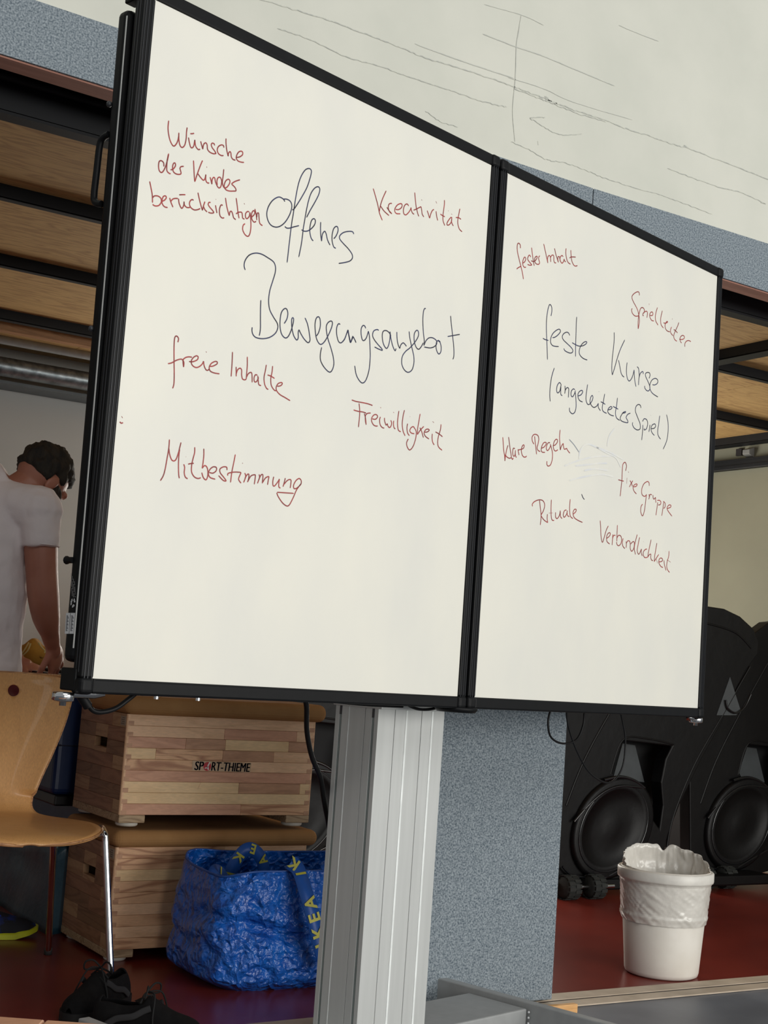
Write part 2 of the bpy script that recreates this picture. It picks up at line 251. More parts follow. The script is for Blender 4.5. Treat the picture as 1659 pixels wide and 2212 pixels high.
WORDS_R = [
('red handwriting reading fester Inhalt','red',1105,510,10.369,
 "200,272 195,195 162,158 135,185 128,280 145,400 180,550 225,730 255,870 267,965/118,738 155,705 212,678/258,605 300,570 322,510 300,470 270,510 252,590 262,660 290,698 325,695/435,470 405,425 375,460 365,520 400,575 445,630 448,650 400,650 362,632/450,255 465,370 485,520 512,668/440,550 500,570 550,530 578,470 560,450 525,490 520,560 550,615 600,632 630,600 612,520 612,470 635,440/722,172 755,320 785,460 815,605/815,605 808,520 822,455 850,435 872,470 880,580/872,480 905,430 940,430 950,480 950,550 970,595 1000,598/965,272 990,390 1020,490 1052,590/1052,590 1040,520 1045,465 1070,460 1085,520 1090,560/1160,460 1130,435 1095,470 1090,540 1130,605 1165,570 1180,510/1180,510 1195,560 1218,575/1225,272 1218,380 1235,500 1270,590 1322,628/1330,312 1335,430 1352,550 1390,640 1430,670 1478,660/1302,492 1340,468 1440,470"),
('red handwriting reading Spielleiter','red',1350,615,10.369,
 "325,240 320,180 290,157 225,185 170,240 160,300 195,390 250,490 290,580 315,690/165,530 150,570 170,640 220,695 275,705 320,685/298,990 295,870 305,740 325,620 350,540 385,510 425,535 438,590 425,640/300,990 325,830 318,690/420,690 405,690 405,650 440,610 485,595 505,630 495,740/540,420 545,455/565,685 610,690 630,650 610,610 575,625 555,680 570,750 605,800 650,812/730,510 700,610 682,720 695,820 745,905/838,580 815,690 800,790 815,900 865,970/865,852 910,862 955,840 950,820 925,840 900,900 910,980 950,1035 1010,1055/1065,755 1062,780/1045,945 1025,1010 1030,1080 1080,1145/1210,845 1180,930 1120,1060 1095,1150 1115,1225 1165,1265/1095,1002 1140,1035 1180,1080/1220,1218 1270,1228 1325,1205 1330,1155 1290,1135 1250,1165 1235,1215 1245,1270 1270,1305/1345,1390 1345,1320 1380,1265 1430,1250 1478,1275"),
('navy handwriting reading feste','navy',1160,640,12.76,
 "388,545 410,430 410,310 380,240 345,235 315,320 285,470 265,680 262,900 270,1150 280,1400 290,1750/165,1158 235,1195 318,1218/430,1140 500,1125 580,1065 645,980 635,920 590,910 500,965 425,1050 380,1170 380,1280 430,1355 510,1380 600,1385/905,1080 870,1010 815,990 740,1030 700,1110 730,1200 820,1290 920,1385 985,1470 980,1540 920,1565 830,1535 765,1490 745,1435/1098,565 1085,760 1078,1000 1070,1250 1065,1450 1065,1665/970,1278 1060,1330 1150,1370 1240,1370 1330,1330 1375,1280 1360,1250 1300,1265 1230,1335 1180,1440 1165,1550 1200,1640 1290,1720 1390,1755"),
('navy handwriting reading Kurse','navy',1300,700,11.85,
 "318,210 318,400 300,620 275,830 260,1050 260,1200 272,1305/272,1305 330,1120 400,870 480,640 592,400/428,920 460,1060 490,1230 530,1320 575,1358/650,980 635,1120 635,1270 660,1400 705,1458 760,1400 800,1300 830,1170/830,1170 835,1320 850,1470 880,1605/905,1092 940,1130 955,1220 960,1330 950,1430 942,1565/955,1380 985,1270 1040,1215 1062,1240 1060,1280/1210,1392 1238,1310 1220,1250 1165,1238 1122,1270 1125,1340 1170,1440 1220,1560 1235,1650 1200,1710 1150,1700 1105,1640 1100,1580/1298,1550 1350,1558 1410,1530 1440,1470 1415,1410 1360,1390 1290,1430 1245,1510 1230,1610 1255,1710 1320,1790 1440,1868"),
('navy handwriting reading angeleitetes Spiel in brackets','navy',1175,780,5.821,
 "132,85 100,190 80,320 75,430 80,508/215,290 195,270 168,310 160,370 175,400 200,375 215,310 218,290/215,320 212,380 215,420 232,435/265,310 268,360 262,410/268,370 290,335 312,345 312,400 308,458/390,360 370,350 345,380 342,430 362,448 385,410 398,370/395,390 402,470 405,570 390,640 358,662 325,630 322,585/430,438 465,425 488,390 478,368 445,385 428,430 445,490 488,515/550,292 535,400 530,480 545,535 570,545 600,510 618,460 608,432 590,455 580,510 600,560 630,582 665,565 685,530/685,530 685,580 712,625/690,382 695,385/765,410 750,500 735,580 745,630 790,658/715,512 745,525 772,545/805,615 840,605 858,585 840,572 810,600 805,640 835,675 880,690/925,460 915,560 900,650 915,715 955,745/870,570 900,585 935,605/985,655 1020,650 1028,635 1000,645 975,680 960,720 980,755 1050,775 1055,750 1035,710 1055,670 1088,655/1220,590 1215,560 1190,545 1160,570 1152,630 1180,710 1210,790 1210,850 1175,865 1135,840 1115,800 1118,770/1245,800 1240,900 1230,995/1240,760 1262,725 1295,740 1305,790 1290,850 1262,865 1262,845/1342,680 1345,683/1335,800 1330,840 1320,890/1352,850 1385,845 1405,820 1395,790 1362,805 1348,850 1360,900 1390,935/1458,685 1445,780 1432,880 1440,940 1468,982/1542,672 1560,760 1562,880 1545,1000 1500,1108"),
('red handwriting reading klare','red',1075,915,9.759,
 "110,285 120,420 130,560 150,690 155,790/155,790 170,660 195,540 220,455/158,655 200,705 250,730 295,715/233,280 250,420 270,560 295,715/295,720 315,755 332,720/365,530 335,520 320,580 325,660 350,690 372,640 375,560/370,600 380,680 400,715/432,540 440,600 452,665/432,560 465,550 505,545/490,545 545,520 562,470 545,448 515,490 502,560 515,650 550,700 590,705 612,682"),
('red handwriting reading Regeln','red',1075,915,9.759,
 "780,265 795,400 810,530 822,650/768,435 735,370 728,290 760,235 810,228 855,260 870,330 855,420 835,500 850,560 900,590/925,520 985,490 1025,430 1020,398 980,400 940,460 920,550 940,600 1000,605/1105,410 1080,398 1045,440 1028,520 1050,568 1090,530 1125,450/1110,430 1140,530 1158,640 1150,770 1115,870 1068,895 1040,860 1042,790/1165,465 1215,450 1260,390 1262,345 1235,330 1195,380 1175,470 1190,550 1225,578 1272,550/1318,130 1308,260 1312,400 1322,560/1322,560 1345,480 1385,415/1385,415 1390,480 1410,540 1455,520/1455,515 1475,560 1525,625"),
('red handwriting reading fixe Gruppe','red',1140,985,5.105,
 "1080,165 1090,110 1075,70 1050,95 1042,180 1038,280 1028,370 1020,445/1000,262 1030,270 1060,278/1110,172 1114,185/1095,240 1092,305/1128,270 1145,300 1155,335/1160,272 1140,305 1122,342/1168,340 1195,335 1208,315 1195,308 1170,325 1162,350 1175,390 1200,418/1340,330 1338,295 1318,282 1280,310 1258,370 1262,425 1290,445 1312,425/1310,420 1300,510 1288,600 1268,660 1248,620 1250,560 1268,530/1335,425 1345,440 1335,478/1338,450 1350,425 1370,428/1382,430 1385,465 1395,475 1410,455/1410,455 1412,490 1415,515/1435,510 1425,580 1415,655/1430,490 1455,490 1470,510 1462,535 1440,540/1500,510 1490,590 1478,660/1495,500 1515,520 1515,560 1500,578/1540,580 1575,565 1580,545 1560,540 1540,565 1545,600 1592,665"),
('red handwriting reading Rituale','red',1140,985,5.105,
 "130,485 140,570 148,660 140,762/55,555 52,530 80,500 130,483 170,495 188,540 175,600 148,650/148,660 180,705 222,735/215,488 217,490/218,640 215,690 222,735/262,480 258,570 260,660 270,705 292,710/235,630 275,628/308,620 308,670 325,690 350,655 360,600/360,610 362,665 380,690/428,595 405,605 392,650 405,675 430,640 438,600/435,620 440,655 460,670/470,475 462,570 470,660 500,690/505,640 530,615 535,590 515,590 500,630 515,680 560,712 605,732"),
('red handwriting reading Verbindlichkeit','red',1280,1110,8.732,
 "145,125 155,250 160,400 175,510 192,540/192,540 220,450 260,310 300,225/270,460 310,430 338,385 325,355 295,370 268,430 275,520 325,570/385,385 378,480 370,590/378,470 400,410 435,405/470,210 465,330 462,430 460,520/460,460 490,408 530,415 550,470 540,550 500,600 465,580 455,530/602,375 604,380/580,460 562,540 575,610 612,655/635,520 640,580 635,640/638,560 665,510 700,515 712,570 712,650 740,705 775,660 790,590 785,530 755,530 720,570/845,390 820,480 795,590 790,670 812,768/890,440 865,560 845,680 860,750 885,750 925,660/925,660 920,730 940,795/965,525 968,530/1028,665 1000,670 965,710 958,770 985,822 1030,820 1060,795/1105,485 1085,590 1060,700 1045,800/1055,790 1080,765 1102,765 1098,820 1115,870 1142,882/1215,550 1195,670 1175,790 1165,905/1165,900 1205,835 1250,765/1200,840 1230,935/1252,905 1295,900 1325,875 1310,840 1280,835 1255,870 1255,930 1290,990 1330,1012/1378,705 1380,710/1350,875 1358,960 1390,1070/1445,700 1440,790 1410,900 1400,990 1420,1060 1455,1105/1405,865 1475,912"),
('short dark pen tick','navy',1140,985,5.105,
 "595,420 608,455 625,480/618,468 628,478"),
('faint blue wiped pen traces','smudge',1060,900,3.77,
 "720,345 728,280 760,235 800,225 860,248 950,298 1020,335 1060,412/600,402 700,362 850,326 980,322/690,400 780,392 880,380 950,380/640,520 760,490 900,470 1000,490/760,440 850,425 960,440/860,250 960,285 1080,350/950,240 965,160 1010,95"),
('faint grey pen line','pale',1060,900,3.77,
 "640,185 680,230 720,290"),
]
# ================================================================== SETTING
YF = 3.198                      # plane of the gallery front
concrete = mat('painted_concrete', (214, 214, 203), .85, c2=(206, 207, 196), scale=3.5, detail=8, bump=.25, bscale=14, bdist=.004)
crackm = mat('hairline_crack', (180, 182, 175), .9, c2=(204, 205, 194), scale=60, lo=.4, hi=.6)
seamm = mat('formwork_seam', (186, 188, 181), .9, c2=(206, 207, 197), scale=25)
felt = mat('grey_blue_felt', (160, 169, 175), 1.0, c2=(84, 96, 106), scale=210, detail=8, bump=.2, bscale=500, lo=.32, hi=.68, spec=.1)
redwood = mat('stained_wood_edge', (176, 124, 106), .6, c2=(156, 106, 90), scale=6, stretch=(1, 8, 8))
black_steel = mat('black_steel', (20, 23, 28), .5, c2=(14, 17, 22), scale=5, spec=.3)
plywood = wood('plywood', (196, 160, 104), (158, 120, 74), 'x', .7, .7, 8)
wall_l = mat('plaster_grey', (196, 198, 195), .9, c2=(190, 192, 189), scale=2, bump=.1, bscale=40)
wall_r = mat('plaster_olive', (150, 150, 132), .9, c2=(142, 142, 125), scale=2, bump=.1, bscale=40)
lino = mat('red_linoleum', (128, 46, 35), .28, c2=(116, 40, 31), scale=4, bump=.04, bscale=90)
greyfloor = mat('grey_hall_floor', (112, 116, 124), .45, c2=(98, 102, 110), scale=5, bump=.05, bscale=60)
zinc = mat('galvanised_steel', (150, 158, 162), .38, .8, c2=(110, 118, 122), scale=28, bump=.2, bscale=60)
tan = mat('floor_track_tan', (196, 180, 160), .6, c2=(180, 164, 144), scale=12)
darkslot = mat('dark_slot', (40, 34, 36), .7)

def struct(name, mb, m, parent=None, **k): return mb.build(name, m, parent, kind='structure', **k)
struct('floor', MB().box(-3, 8, 3.17, 8, -.1, 0), lino)
tag(struct('floor', MB().box(-8, 14, -8, 3.168, -.1, -.001), greyfloor))
tr = thing('trim_1', (2.8, 3.2, 0), kind='structure')
def strip(y0, y1, zt_, nm, m_):
    b = MB()
    for xa, xb, da, db in ((-3, 1.7, -.04, -.04), (1.7, 2.75, -.04, 0), (2.75, 8, 0, 0)):
        b.prism([(xa, y0+da, .0005), (xb, y0+db, .0005), (xb, y1+db, .0005), (xa, y1+da, .0005)], (0, 0, zt_))
    b.build(nm, m_, tr)
strip(3.222, 3.285, .004, 'track_strip', tan)
strip(3.150, 3.205, .004, 'track_strip', tan)
strip(3.205, 3.222, .0015, 'track_slot', darkslot)
# upper wall of painted concrete with seams and hairline cracks
wf = struct('wall_front', MB().box(-3, 9, YF+.012, YF+.07, 2.42, 5.2), concrete)
def crk(mb, pts, w, ox=600, oy=0, sc=1.5666, jit=.0018):
    P = [ony(ox+x/sc, oy+y/sc, YF+.0105) for x, y in pts]; Q = spline(P, 9)
    Q = [q + Vector((0, 0, (random.random()-.5)*jit*2)) for q in Q]
    ribbon(mb, Q, w, (0, -1, 0))
C1 = [(-300, -95), (-150, -35), (0, 15), (150, 60), (300, 115), (410, 158), (500, 195), (620, 232), (720, 265), (800, 292), (870, 320), (910, 335), (960, 355), (1020, 378), (1110, 405), (1180, 435), (1260, 460), (1340, 488), (1400, 505), (1500, 545), (1659, 605), (1800, 660)]
cracks = [(C1, .0032), ([(x, y+7) for x, y in C1[9:15]], .0028), ([(0, 95), (100, 130), (230, 190), (350, 225), (450, 262), (560, 298), (640, 325), (720, 350), (775, 362)], .0028),
  ([(790, 480), (850, 505), (910, 540), (960, 548), (1030, 570), (1100, 600), (1200, 632), (1300, 660), (1380, 690), (1470, 725)], .0022),
  ([(905, 398), (855, 398), (880, 415), (910, 435), (960, 455), (1030, 452)], .0022), ([(1320, 570), (1400, 600), (1500, 635), (1580, 655), (1650, 690)], .0028), ([(500, 375), (550, 410), (610, 430)], .002),
  ([(800, 310), (795, 380), (803, 480)], .0018), ([(905, 325), (925, 345), (945, 350)], .005), ([(1375, 490), (1390, 500)], .007), ([(1635, 685), (1652, 692)], .006), ([(880, 478), (882, 490)], .003)]
for pts, w in cracks:
    b = MB(); crk(b, pts, w); b.build('crack', crackm, wf)
for pts, w in [([(465, 148), (620, 205), (800, 265)], .003), ([(695, 115), (760, 140), (805, 158), (900, 190), (1000, 232), (1140, 290)], .003), ([(825, 52), (815, 110), (808, 160), (805, 260), (800, 310)], .003), ([(1155, 85), (1200, 105), (1290, 140)], .002), ([(700, 15), (830, 52), (900, 85)], .002), ([(780, 262), (900, 300), (1000, 345), (1200, 405)], .002), ([(-230, 60), (-190, 72), (-150, 92)], .003)]:
    b = MB(); crk(b, pts, w, jit=.0003); b.build('formwork_seam', seamm, wf)
# felt fascia
ff = thing('trim_2', (2.4, YF, 2.3), kind='structure')
def fz(x, lo): return (2.311-.0145*(x-.85)) if lo else (2.467-.0175*(x-.83) if x < 2.5 else 2.4375)
for x0, x1 in ((-2.0, .02), (.03, 2.683), (2.687, 5.3), (5.31, 7)):
    P = [(x0, YF, fz(x0, 1)), (x1, YF, fz(x1, 1)), (x1, YF, fz(x1, 0)), (x0, YF, fz(x0, 0))]
    MB().prism(P, (0, .02, 0)).build('felt_panel', felt, ff, bevel=.002)
b = MB(); P = [(-2, YF+.008, fz(-2, 1)-.004), (7, YF+.008, fz(7, 1)-.004), (7, YF+.008, 2.42), (-2, YF+.008, 2.42)]
b.prism(P, (0, .068, 0)); b.build('wooden_edge', redwood, ff)
# gallery underside
ce = thing('ceiling', (2.5, 4.8, 2.31), kind='structure')
b = MB().box(-2, 7, 3.437, 3.447, 2.27, 2.5); b.box(-2, 7, 3.437, 3.49, 2.262, 2.272); b.box(-2, 7, 3.30, 3.437, 2.42, 2.5); b.tube([(-2, 3.42, 2.355), (7, 3.42, 2.345)], .012, 8)
b.build('steel_beam', black_steel, ce)
JY = [4.136, 4.906, 5.745]
for i, y in enumerate(JY):
    b = MB().box(-2, 5.75, y, y+.006, 2.27, 2.33); b.box(-2, 5.75, y, y+.028+.008*(i == 2), 2.268, 2.273); b.build('steel_joist', black_steel, ce)
b = MB().box(4.08, 4.086, 3.49, 4.136, 2.27, 2.316); b.box(4.08, 4.15, 3.49, 4.136, 2.268, 2.273); b.build('steel_joist', black_steel, ce)
b = MB().box(5.59, 5.596, 4.93, 6.6, 2.27, 2.33); b.box(5.59, 5.66, 4.93, 6.6, 2.268, 2.273); b.build('steel_joist', black_steel, ce)
ys = [3.45, 4.14, 4.91, 5.75, 6.62]
xs = [-2, -.35, .93, 2.18, 3.43, 4.68, 5.75]
for i in range(4):
    for j in range(6):
        MB().box(xs[j]+.0015, xs[j+1]-.0015, ys[i]+.002, ys[i+1]-.002, 2.313+(.018 if i == 3 else 0), 2.34).build('plywood_panel', plywood, ce)
MB().box(-2, 5.75, 3.45, 6.7, 2.345, 2.5).build('ceiling_slab', concrete, ce)
b = MB().box(-2, 5.6, 5.85, 5.9, 2.2466, 2.33); b.build('wooden_batten', wood('batten_wood', (170, 122, 78), (140, 96, 60), 'x', .6), ce)
MB().box(1.62, 1.66, 5.83, 5.85, 2.25, 2.30).build('batten_clip', black_steel, ce)
# stage walls
struct('wall_back', MB().box(-2, 5.9, 6.62, 6.8, 0, 2.36), wall_l)
wr = struct('wall_right', MB().box(5.74, 5.9, 3.25, 6.62, 0, 2.36), wall_r)
wn = thing('added_window_1', (3.95, 6.6, 1.2), kind='structure')  # unseen window, added to go with the stage back light
MB().box(2.85, 5.05, 6.585, 6.618, .55, .6).build('added_frame', wall_l, wn)
MB().box(2.85, 5.05, 6.585, 6.618, 1.9, 1.95).build('added_frame', wall_l, wn)
for x in (2.85, 3.92, 5.0): MB().box(x, x+.05, 6.585, 6.618, .6, 1.9).build('added_frame', wall_l, wn)
MB().box(2.9, 5.0, 6.60, 6.606, .6, 1.9).build('added_pane', mat('frosted_pane', (235, 238, 236), .3), wn)
struct('wall_left', MB().box(-2.1, -2, 3.25, 6.8, 0, 2.4), wall_l)
p1, p2 = onx(1540, 995, 5.70), onx(1659, 987, 5.70); p3, p4 = onx(1540, 1015.5, 5.70), onx(1659, 1008.6, 5.70)
zt, zb = (p1.z+p2.z)/2, (p3.z+p4.z)/2
rail = thing('trim_3', (5.7, 5, zb), kind='structure')
MB().box(5.70, 5.738, 3.3, 6.6, zb, zt).build('wall_rail', black_steel, rail, bevel=.003)
MB().box(5.692, 5.70, 3.3, 6.6, zb+.014, zb+.020).build('rail_lip', black_steel, rail)
MB().box(5.694, 5.70, 3.3, 6.6, zt-.012, zt).build('rail_lip', black_steel, rail)
# socket and bracket on the right wall
a = onx(1597, 977, 5.73); MB().box(5.725, 5.738, a.y-.022, a.y+.022, a.z-.02, a.z+.02).build('wall_socket', darkslot, None, bevel=.002)
tag(bpy.data.objects['wall_socket'], 'small square black socket high on the olive wall above the rail', 'socket')
a = onx(1610, 977, 5.70); o = MB().prism([(5.738, a.y-.03, a.z-.025), (5.70, a.y-.03, a.z-.01), (5.70, a.y-.03, a.z+.015), (5.738, a.y-.03, a.z+.03)], (0, .05, 0)).build('wall_bracket', mat('grey_paint', (150, 150, 148), .5), None, bevel=.002)
tag(o, 'small wedge-shaped grey bracket on the olive wall beside the black socket', 'bracket')
# pipes in front of the back wall
pz = thing('ventilation_pipe', (1, 6.4, 2.2), 'galvanised ventilation pipe running under the gallery along the grey back wall', 'pipe')
MB().tube([(-2, 6.4, 2.198), (5.5, 6.4, 2.198)], .0455, 20).build('pipe_run', zinc, pz)
for x in (-.4, .95, 2.35, 3.6):
    b = MB().lathe((x, 6.4, 2.198), [(.0455, -.012), (.049, -.01), (.049, .01), (.0455, .012)], (1, 0, 0), 20); b.build('pipe_joint', zinc, pz)
pz = thing('conduit', (1, 6.46, 2.13), 'thin dark conduit clipped just below the thick galvanised pipe', 'pipe')
MB().box(-2, 5.5, 6.44, 6.618, 2.128, 2.142).build('conduit_run', mat('conduit_grey', (92, 100, 104), .5), pz)
pz = thing('ceiling_conduit', (1, 6.2, 2.29), 'slim pale conduit under the gallery between wooden batten and thick pipe', 'pipe')
MB().tube([(-2, 6.22, 2.285), (5.5, 6.22, 2.285)], .02, 12).build('conduit_run', mat('conduit_pale', (160, 164, 164), .5), pz)
# felt clad pillar
pl = thing('felt_pillar', (2.4, 3.24, 0), 'square pillar clad in speckled grey-blue felt behind the white lift column', 'pillar')
xr = ony(1210, 1845, YF).x
MB().box(2.20, xr, YF, YF+.20, .012, 2.34).build('felt_cladding', felt, pl, bevel=.004)
a, c = onz(1165, 2182, .02), onz(1218, 2168, .02)
o = MB().box(a.x-.02, c.x+.01, a.y-.01, c.y-.03, .0045, .030).build('wooden_block', wood('pine_block', (214, 164, 106), (186, 134, 80), 'x', .5), None, bevel=.002)
tag(o, 'small pine block on the floor track at the foot of the felt pillar', 'wood block')
# foreground bench
be = thing('wooden_bench', (.75, 1.9, 0), 'pinkish wooden bench top at the bottom left in front of the black shoes', 'bench')
a, c = onz(0, 2195, .42), onz(240, 2212.5, .42); d = (c-a).normalized(); n = Vector((d.y, -d.x, 0))
bw = wood('bench_wood', (190, 140, 108), (168, 118, 90), 'x', .5, .45)
bd_ = a - d*.45; seam = onz(100, 2201, .42); sl = (seam-bd_).dot(d)
MB().obox(bd_-Vector((0, 0, .03)), d*(sl-.0008), n*.3, (0, 0, .03)).build('bench_board', bw, be, bevel=.003)
MB().obox(bd_+d*(sl+.0008)-Vector((0, 0, .03)), d*.5, n*.3, (0, 0, .03)).build('bench_board', bw, be, bevel=.003)
for s_, t_ in ((.05, .03), (.05, .22), (sl+.42, .03), (sl+.42, .22)):
    MB().obox(bd_+d*s_+n*t_-Vector((0, 0, .42)), d*.04, n*.04, (0, 0, .39)).build('leg', bw, be)
# ================================================================== WHITEBOARD STAND
bd = Vector((.969, .249, 0)).normalized(); bn = Vector((bd.y, -bd.x, 0)); P0 = Vector((.901, 2.364, 0)); UZ = Vector((0, 0, 1))
def L(s, off, z): return P0 + bd*s - bn*off + UZ*z
def bbox(mb, s0, s1, o0, o1, z0, z1): return mb.obox(L(s0, o0, z0), bd*(s1-s0), -bn*(o1-o0), UZ*(z1-z0))
blk = mat('black_plastic', (13, 14, 16), .5, c2=(10, 11, 13), scale=40, spec=.2)
blk2 = mat('black_ridge', (46, 48, 52), .45)
blkdark = mat('black_recess', (8, 8, 11), .7)
board = mat('whiteboard_enamel', (228, 226, 215), .42, c2=(221, 220, 212), scale=5.5, detail=6, stretch=(1, 1, .55), lo=.3, hi=.7, spec=.35)
INK = {'red': mat('red_ink', (170, 62, 60), .5, c2=(128, 44, 44), scale=40), 'navy': mat('navy_ink', (44, 52, 92), .5, c2=(24, 26, 44), scale=40), 'smudge': mat('wiped_ink', (214, 216, 218), .5, c2=(226, 225, 218), scale=30), 'pale': mat('pale_ink', (150, 156, 166), .5)}
alu = mat('aluminium_white', (206, 208, 206), .42, .25, c2=(200, 202, 200), scale=60, stretch=(1, 1, .05))
alu_g = mat('aluminium_strip', (244, 248, 246), .5)
alu_d = mat('slot_strip', (150, 162, 160), .4, .3)
chrome = mat('chrome', (225, 225, 225), .12, 1.0)
st = thing('whiteboard_stand', P0+bd*1.035-bn*.23, 'wheeled lift stand with two closed white boards covered in red and navy handwriting', 'whiteboard')
def wing(s0, s1, words):
    z0, z1 = .879, 2.142
    w = bbox(MB(), s0, s1, .0, .022, z0, z1).build('writing_board', board, st)
    w['label'] = 'left white writing board with two large blue headings' if s0 < .5 else 'right writing board with smaller lettering and a faint blue smear'
    t = .027
    def rail(a, b_, c, d):
        bbox(MB(), a, b_, -.004, .024, c, d).build('frame_rail', blk, w, bevel=.004)
    rail(s0-t, s0, z0, z1); rail(s1, s1+t, z0, z1)
    rail(s0, s1, z1, z1+t); rail(s0, s1, z0-t, z0)
    g = MB()
    def gr(*a): bbox(MB(), *a).build('lit_rib', blk2, w)  # raised ribs in lighter grey, caught light put into their colour
    for q in (.006, .014, .021): gr(s0-q-.0006, s0-q+.0006, -.0052, -.003, z0, z1)
    for q in (.005, .013): gr(s0-t-.0010, s0-t+.001, q-.0006, q+.0006, z0+.01, z1-.01)
    for q in (.006, .014, .021): gr(s1+q-.0006, s1+q+.0006, -.0052, -.003, z0, z1)
    for (cs, cz) in ((s0-t, z0-t), (s1, z0-t), (s0-t, z1), (s1, z1)):
        c = bbox(MB(), cs-.002, cs+t+.002, -.008, .027, cz-.002, cz+t+.002)
        c.build('corner_cap', blk, w, bevel=.009, seg=4)
        inx = cs+t-.004 if cs < s0 else cs+.004; inz = cz+t if cz < z0 else cz
    for k_, (lab, ink, ox, oy, sc, st_) in enumerate(words):
        lab0 = lab if lab != '+' else lab0
        if lab != '+': b = MB()
        nxt = words[min(len(words)-1, k_+1)][0]
        for sgm in st_.split('/'):
            pts = []
            for tk in sgm.split():
                x, y = tk.split(','); pts.append(onp(ox+float(x)/sc, oy+float(y)/sc, P0+bn*.0006, bn))
            q = spline(pts, 6) if len(pts) > 2 else pts
            ribbon(b, q, .0024 if ink != 'smudge' else .0045, bn)
        if not (nxt == '+' and k_+1 < len(words)): b.build('handwriting', INK[ink], w, label=lab0)
    return w
wl = wing(0, 1.0057, WORDS_L)
wr_ = wing(1.0675, 2.0705, WORDS_R)
# display behind the closed wings
def shear(mb):
    for v in mb.v: v -= bn*((v.z-1.95)*.016)
    return mb
d = shear(bbox(MB(), -.015, 2.085, .026, .042, .90, 2.12)).build('display_body', blkdark, st)
d = shear(bbox(MB(), -.03, 2.10, .038, .073, .905, 2.128)).build('display_housing', blk, st, bevel=.012, seg=3)
shear(bbox(MB(), -.0315, -.030, .0375, .0400, .93, 2.11)).build('edge_line', alu, d)
bbox(MB(), .25, 1.85, .070, .15, .98, 2.05).build('back_cover', blk, st, bevel=.02)
for z0, z1 in ((1.752, 1.886),):
    pth = [L(-.028, .068, z1), L(-.03, .082, z1-.004), L(-.03, .091, z1-.018), L(-.03, .093, (z0+z1)/2), L(-.03, .094, z0+.018), L(-.03, .085, z0+.004), L(-.028, .070, z0)]
    MB().tube(spline(pth, 4), .0065, 10).build('handle', blk, st)
for (x, y) in ((236, 225), (197, 710)):
    p = onp(x, y, P0-bd*.03, bd); MB().ball(p, (.006, .006, .006), 10).build('screw_head', blk2, st)
p = onp(158, 1210, P0-bd*.03, bd); MB().tube([p, p-bn*.014, p-bn*.02], [.006, .006, .008], 10).build('knob', blk, st)
# stickers and printed text on the side of the housing
lab = mat('paper_label', (214, 216, 218), .6); inkd = mat('label_print', (60, 62, 66), .7); inkw = mat('white_print', (150, 150, 150), .7); ring = mat('green_print', (70, 110, 84), .7)
def side(x, y): return onp(x, y, P0-bd*.0306, bd)
for (xa, xb) in ((143.5, 151.5), (151.5+1.5, 162.5)):
    pa = side(xa, 1324); pb = side(xb, 1324); pc = side(xb-3, 1369); pd = side(xa-3, 1369)
    s_ = MB().prism([pa, pb, pc, pd], -bd*.0006).build('side_label', lab, st)
    q = MB(); 
    for i in range(14):
        t = .12+.055*i; u = .25; wdt = .3+.3*((i*7) % 3)/2
        a_ = pa.lerp(pd, t).lerp(pb.lerp(pc, t), u)-bd*.0009; b_ = pa.lerp(pd, t).lerp(pb.lerp(pc, t), u+wdt)-bd*.0009
        e_ = (pd-pa).normalized()*.0011
        q.add([a_, b_, b_+e_, a_+e_], [(0, 1, 2, 3)])
    q.build('label_print', inkd, s_)
q = MB()
for k in range(4):
    xa = 155.5+k*2.3
    for i in range(20):
        if (i*5+k*3) % 7 == 0 or i > 17-k*2: continue
        a_ = side(xa-i*.16, 1290-i*2.9); b_ = side(xa+1.0-i*.16, 1290-i*2.9); c_ = side(xa+1.0-i*.16-.12, 1290-i*2.9-2.1); d_ = side(xa-i*.16-.12, 1290-i*2.9-2.1)
        q.add([a_+bd*0, b_, c_, d_], [(0, 1, 2, 3)])
for v in q.v: v.x += 0
q.build('small_print', inkw, st)
cc = side(157.5, 1302)
b = MB(); 
for (r_, off_) in ((.0075, 0),):
    for k in range(10):
        a0 = 2*math.pi*k/10; 
        if k % 3 == 2: continue
        p_ = [cc - bn*r_*f*math.cos(a0+g) + UZ*r_*1.15*f*math.sin(a0+g) for f, g in ((.45, 0), (1, 0), (1, .5), (.45, .5))]
        b.add(p_, [(0, 1, 2, 3)])
b.build('disposal_symbol', lab, st)
# bottom left bracket and latch, bottom right latch
bbox(MB(), -.03, .0, .010, .056, .855, .895).build('hinge_block', blk, st, bevel=.003)
def latch(s, sg):
    b = MB().lathe(L(s, .03, .836), [(.0, .016), (.018, .016), (.02, .013), (.02, .002), (.016, 0), (.006, -.001), (.006, -.008), (0, -.008)], (0, 0, 1), 20)
    b.tube([L(s+sg*.018, .028, .848), L(s+sg*.06, .02, .848), L(s+sg*.075, .012, .853)], [(.003, .008)]*3, 8)
    b.build('latch', chrome, st)
bbox(MB(), -.03, -.005, .012, .055, 2.138, 2.175).build('hinge_block', blk, st, bevel=.003)
latch(-.037, 1); latch(2.115, -1)
for s_ in (.16, .26): MB().tube([L(s_, .02, .852), L(s_, .02, .846)], .005, 8).build('screw_head', chrome, st)
# hinge foot between the two boards
MB().lathe(L(1.04, .03, .842), [(0, 0), (.045, .0), (.05, .006), (.05, .012), (0, .012)], (0, 0, 1), 24).build('hinge_foot', blk, st)
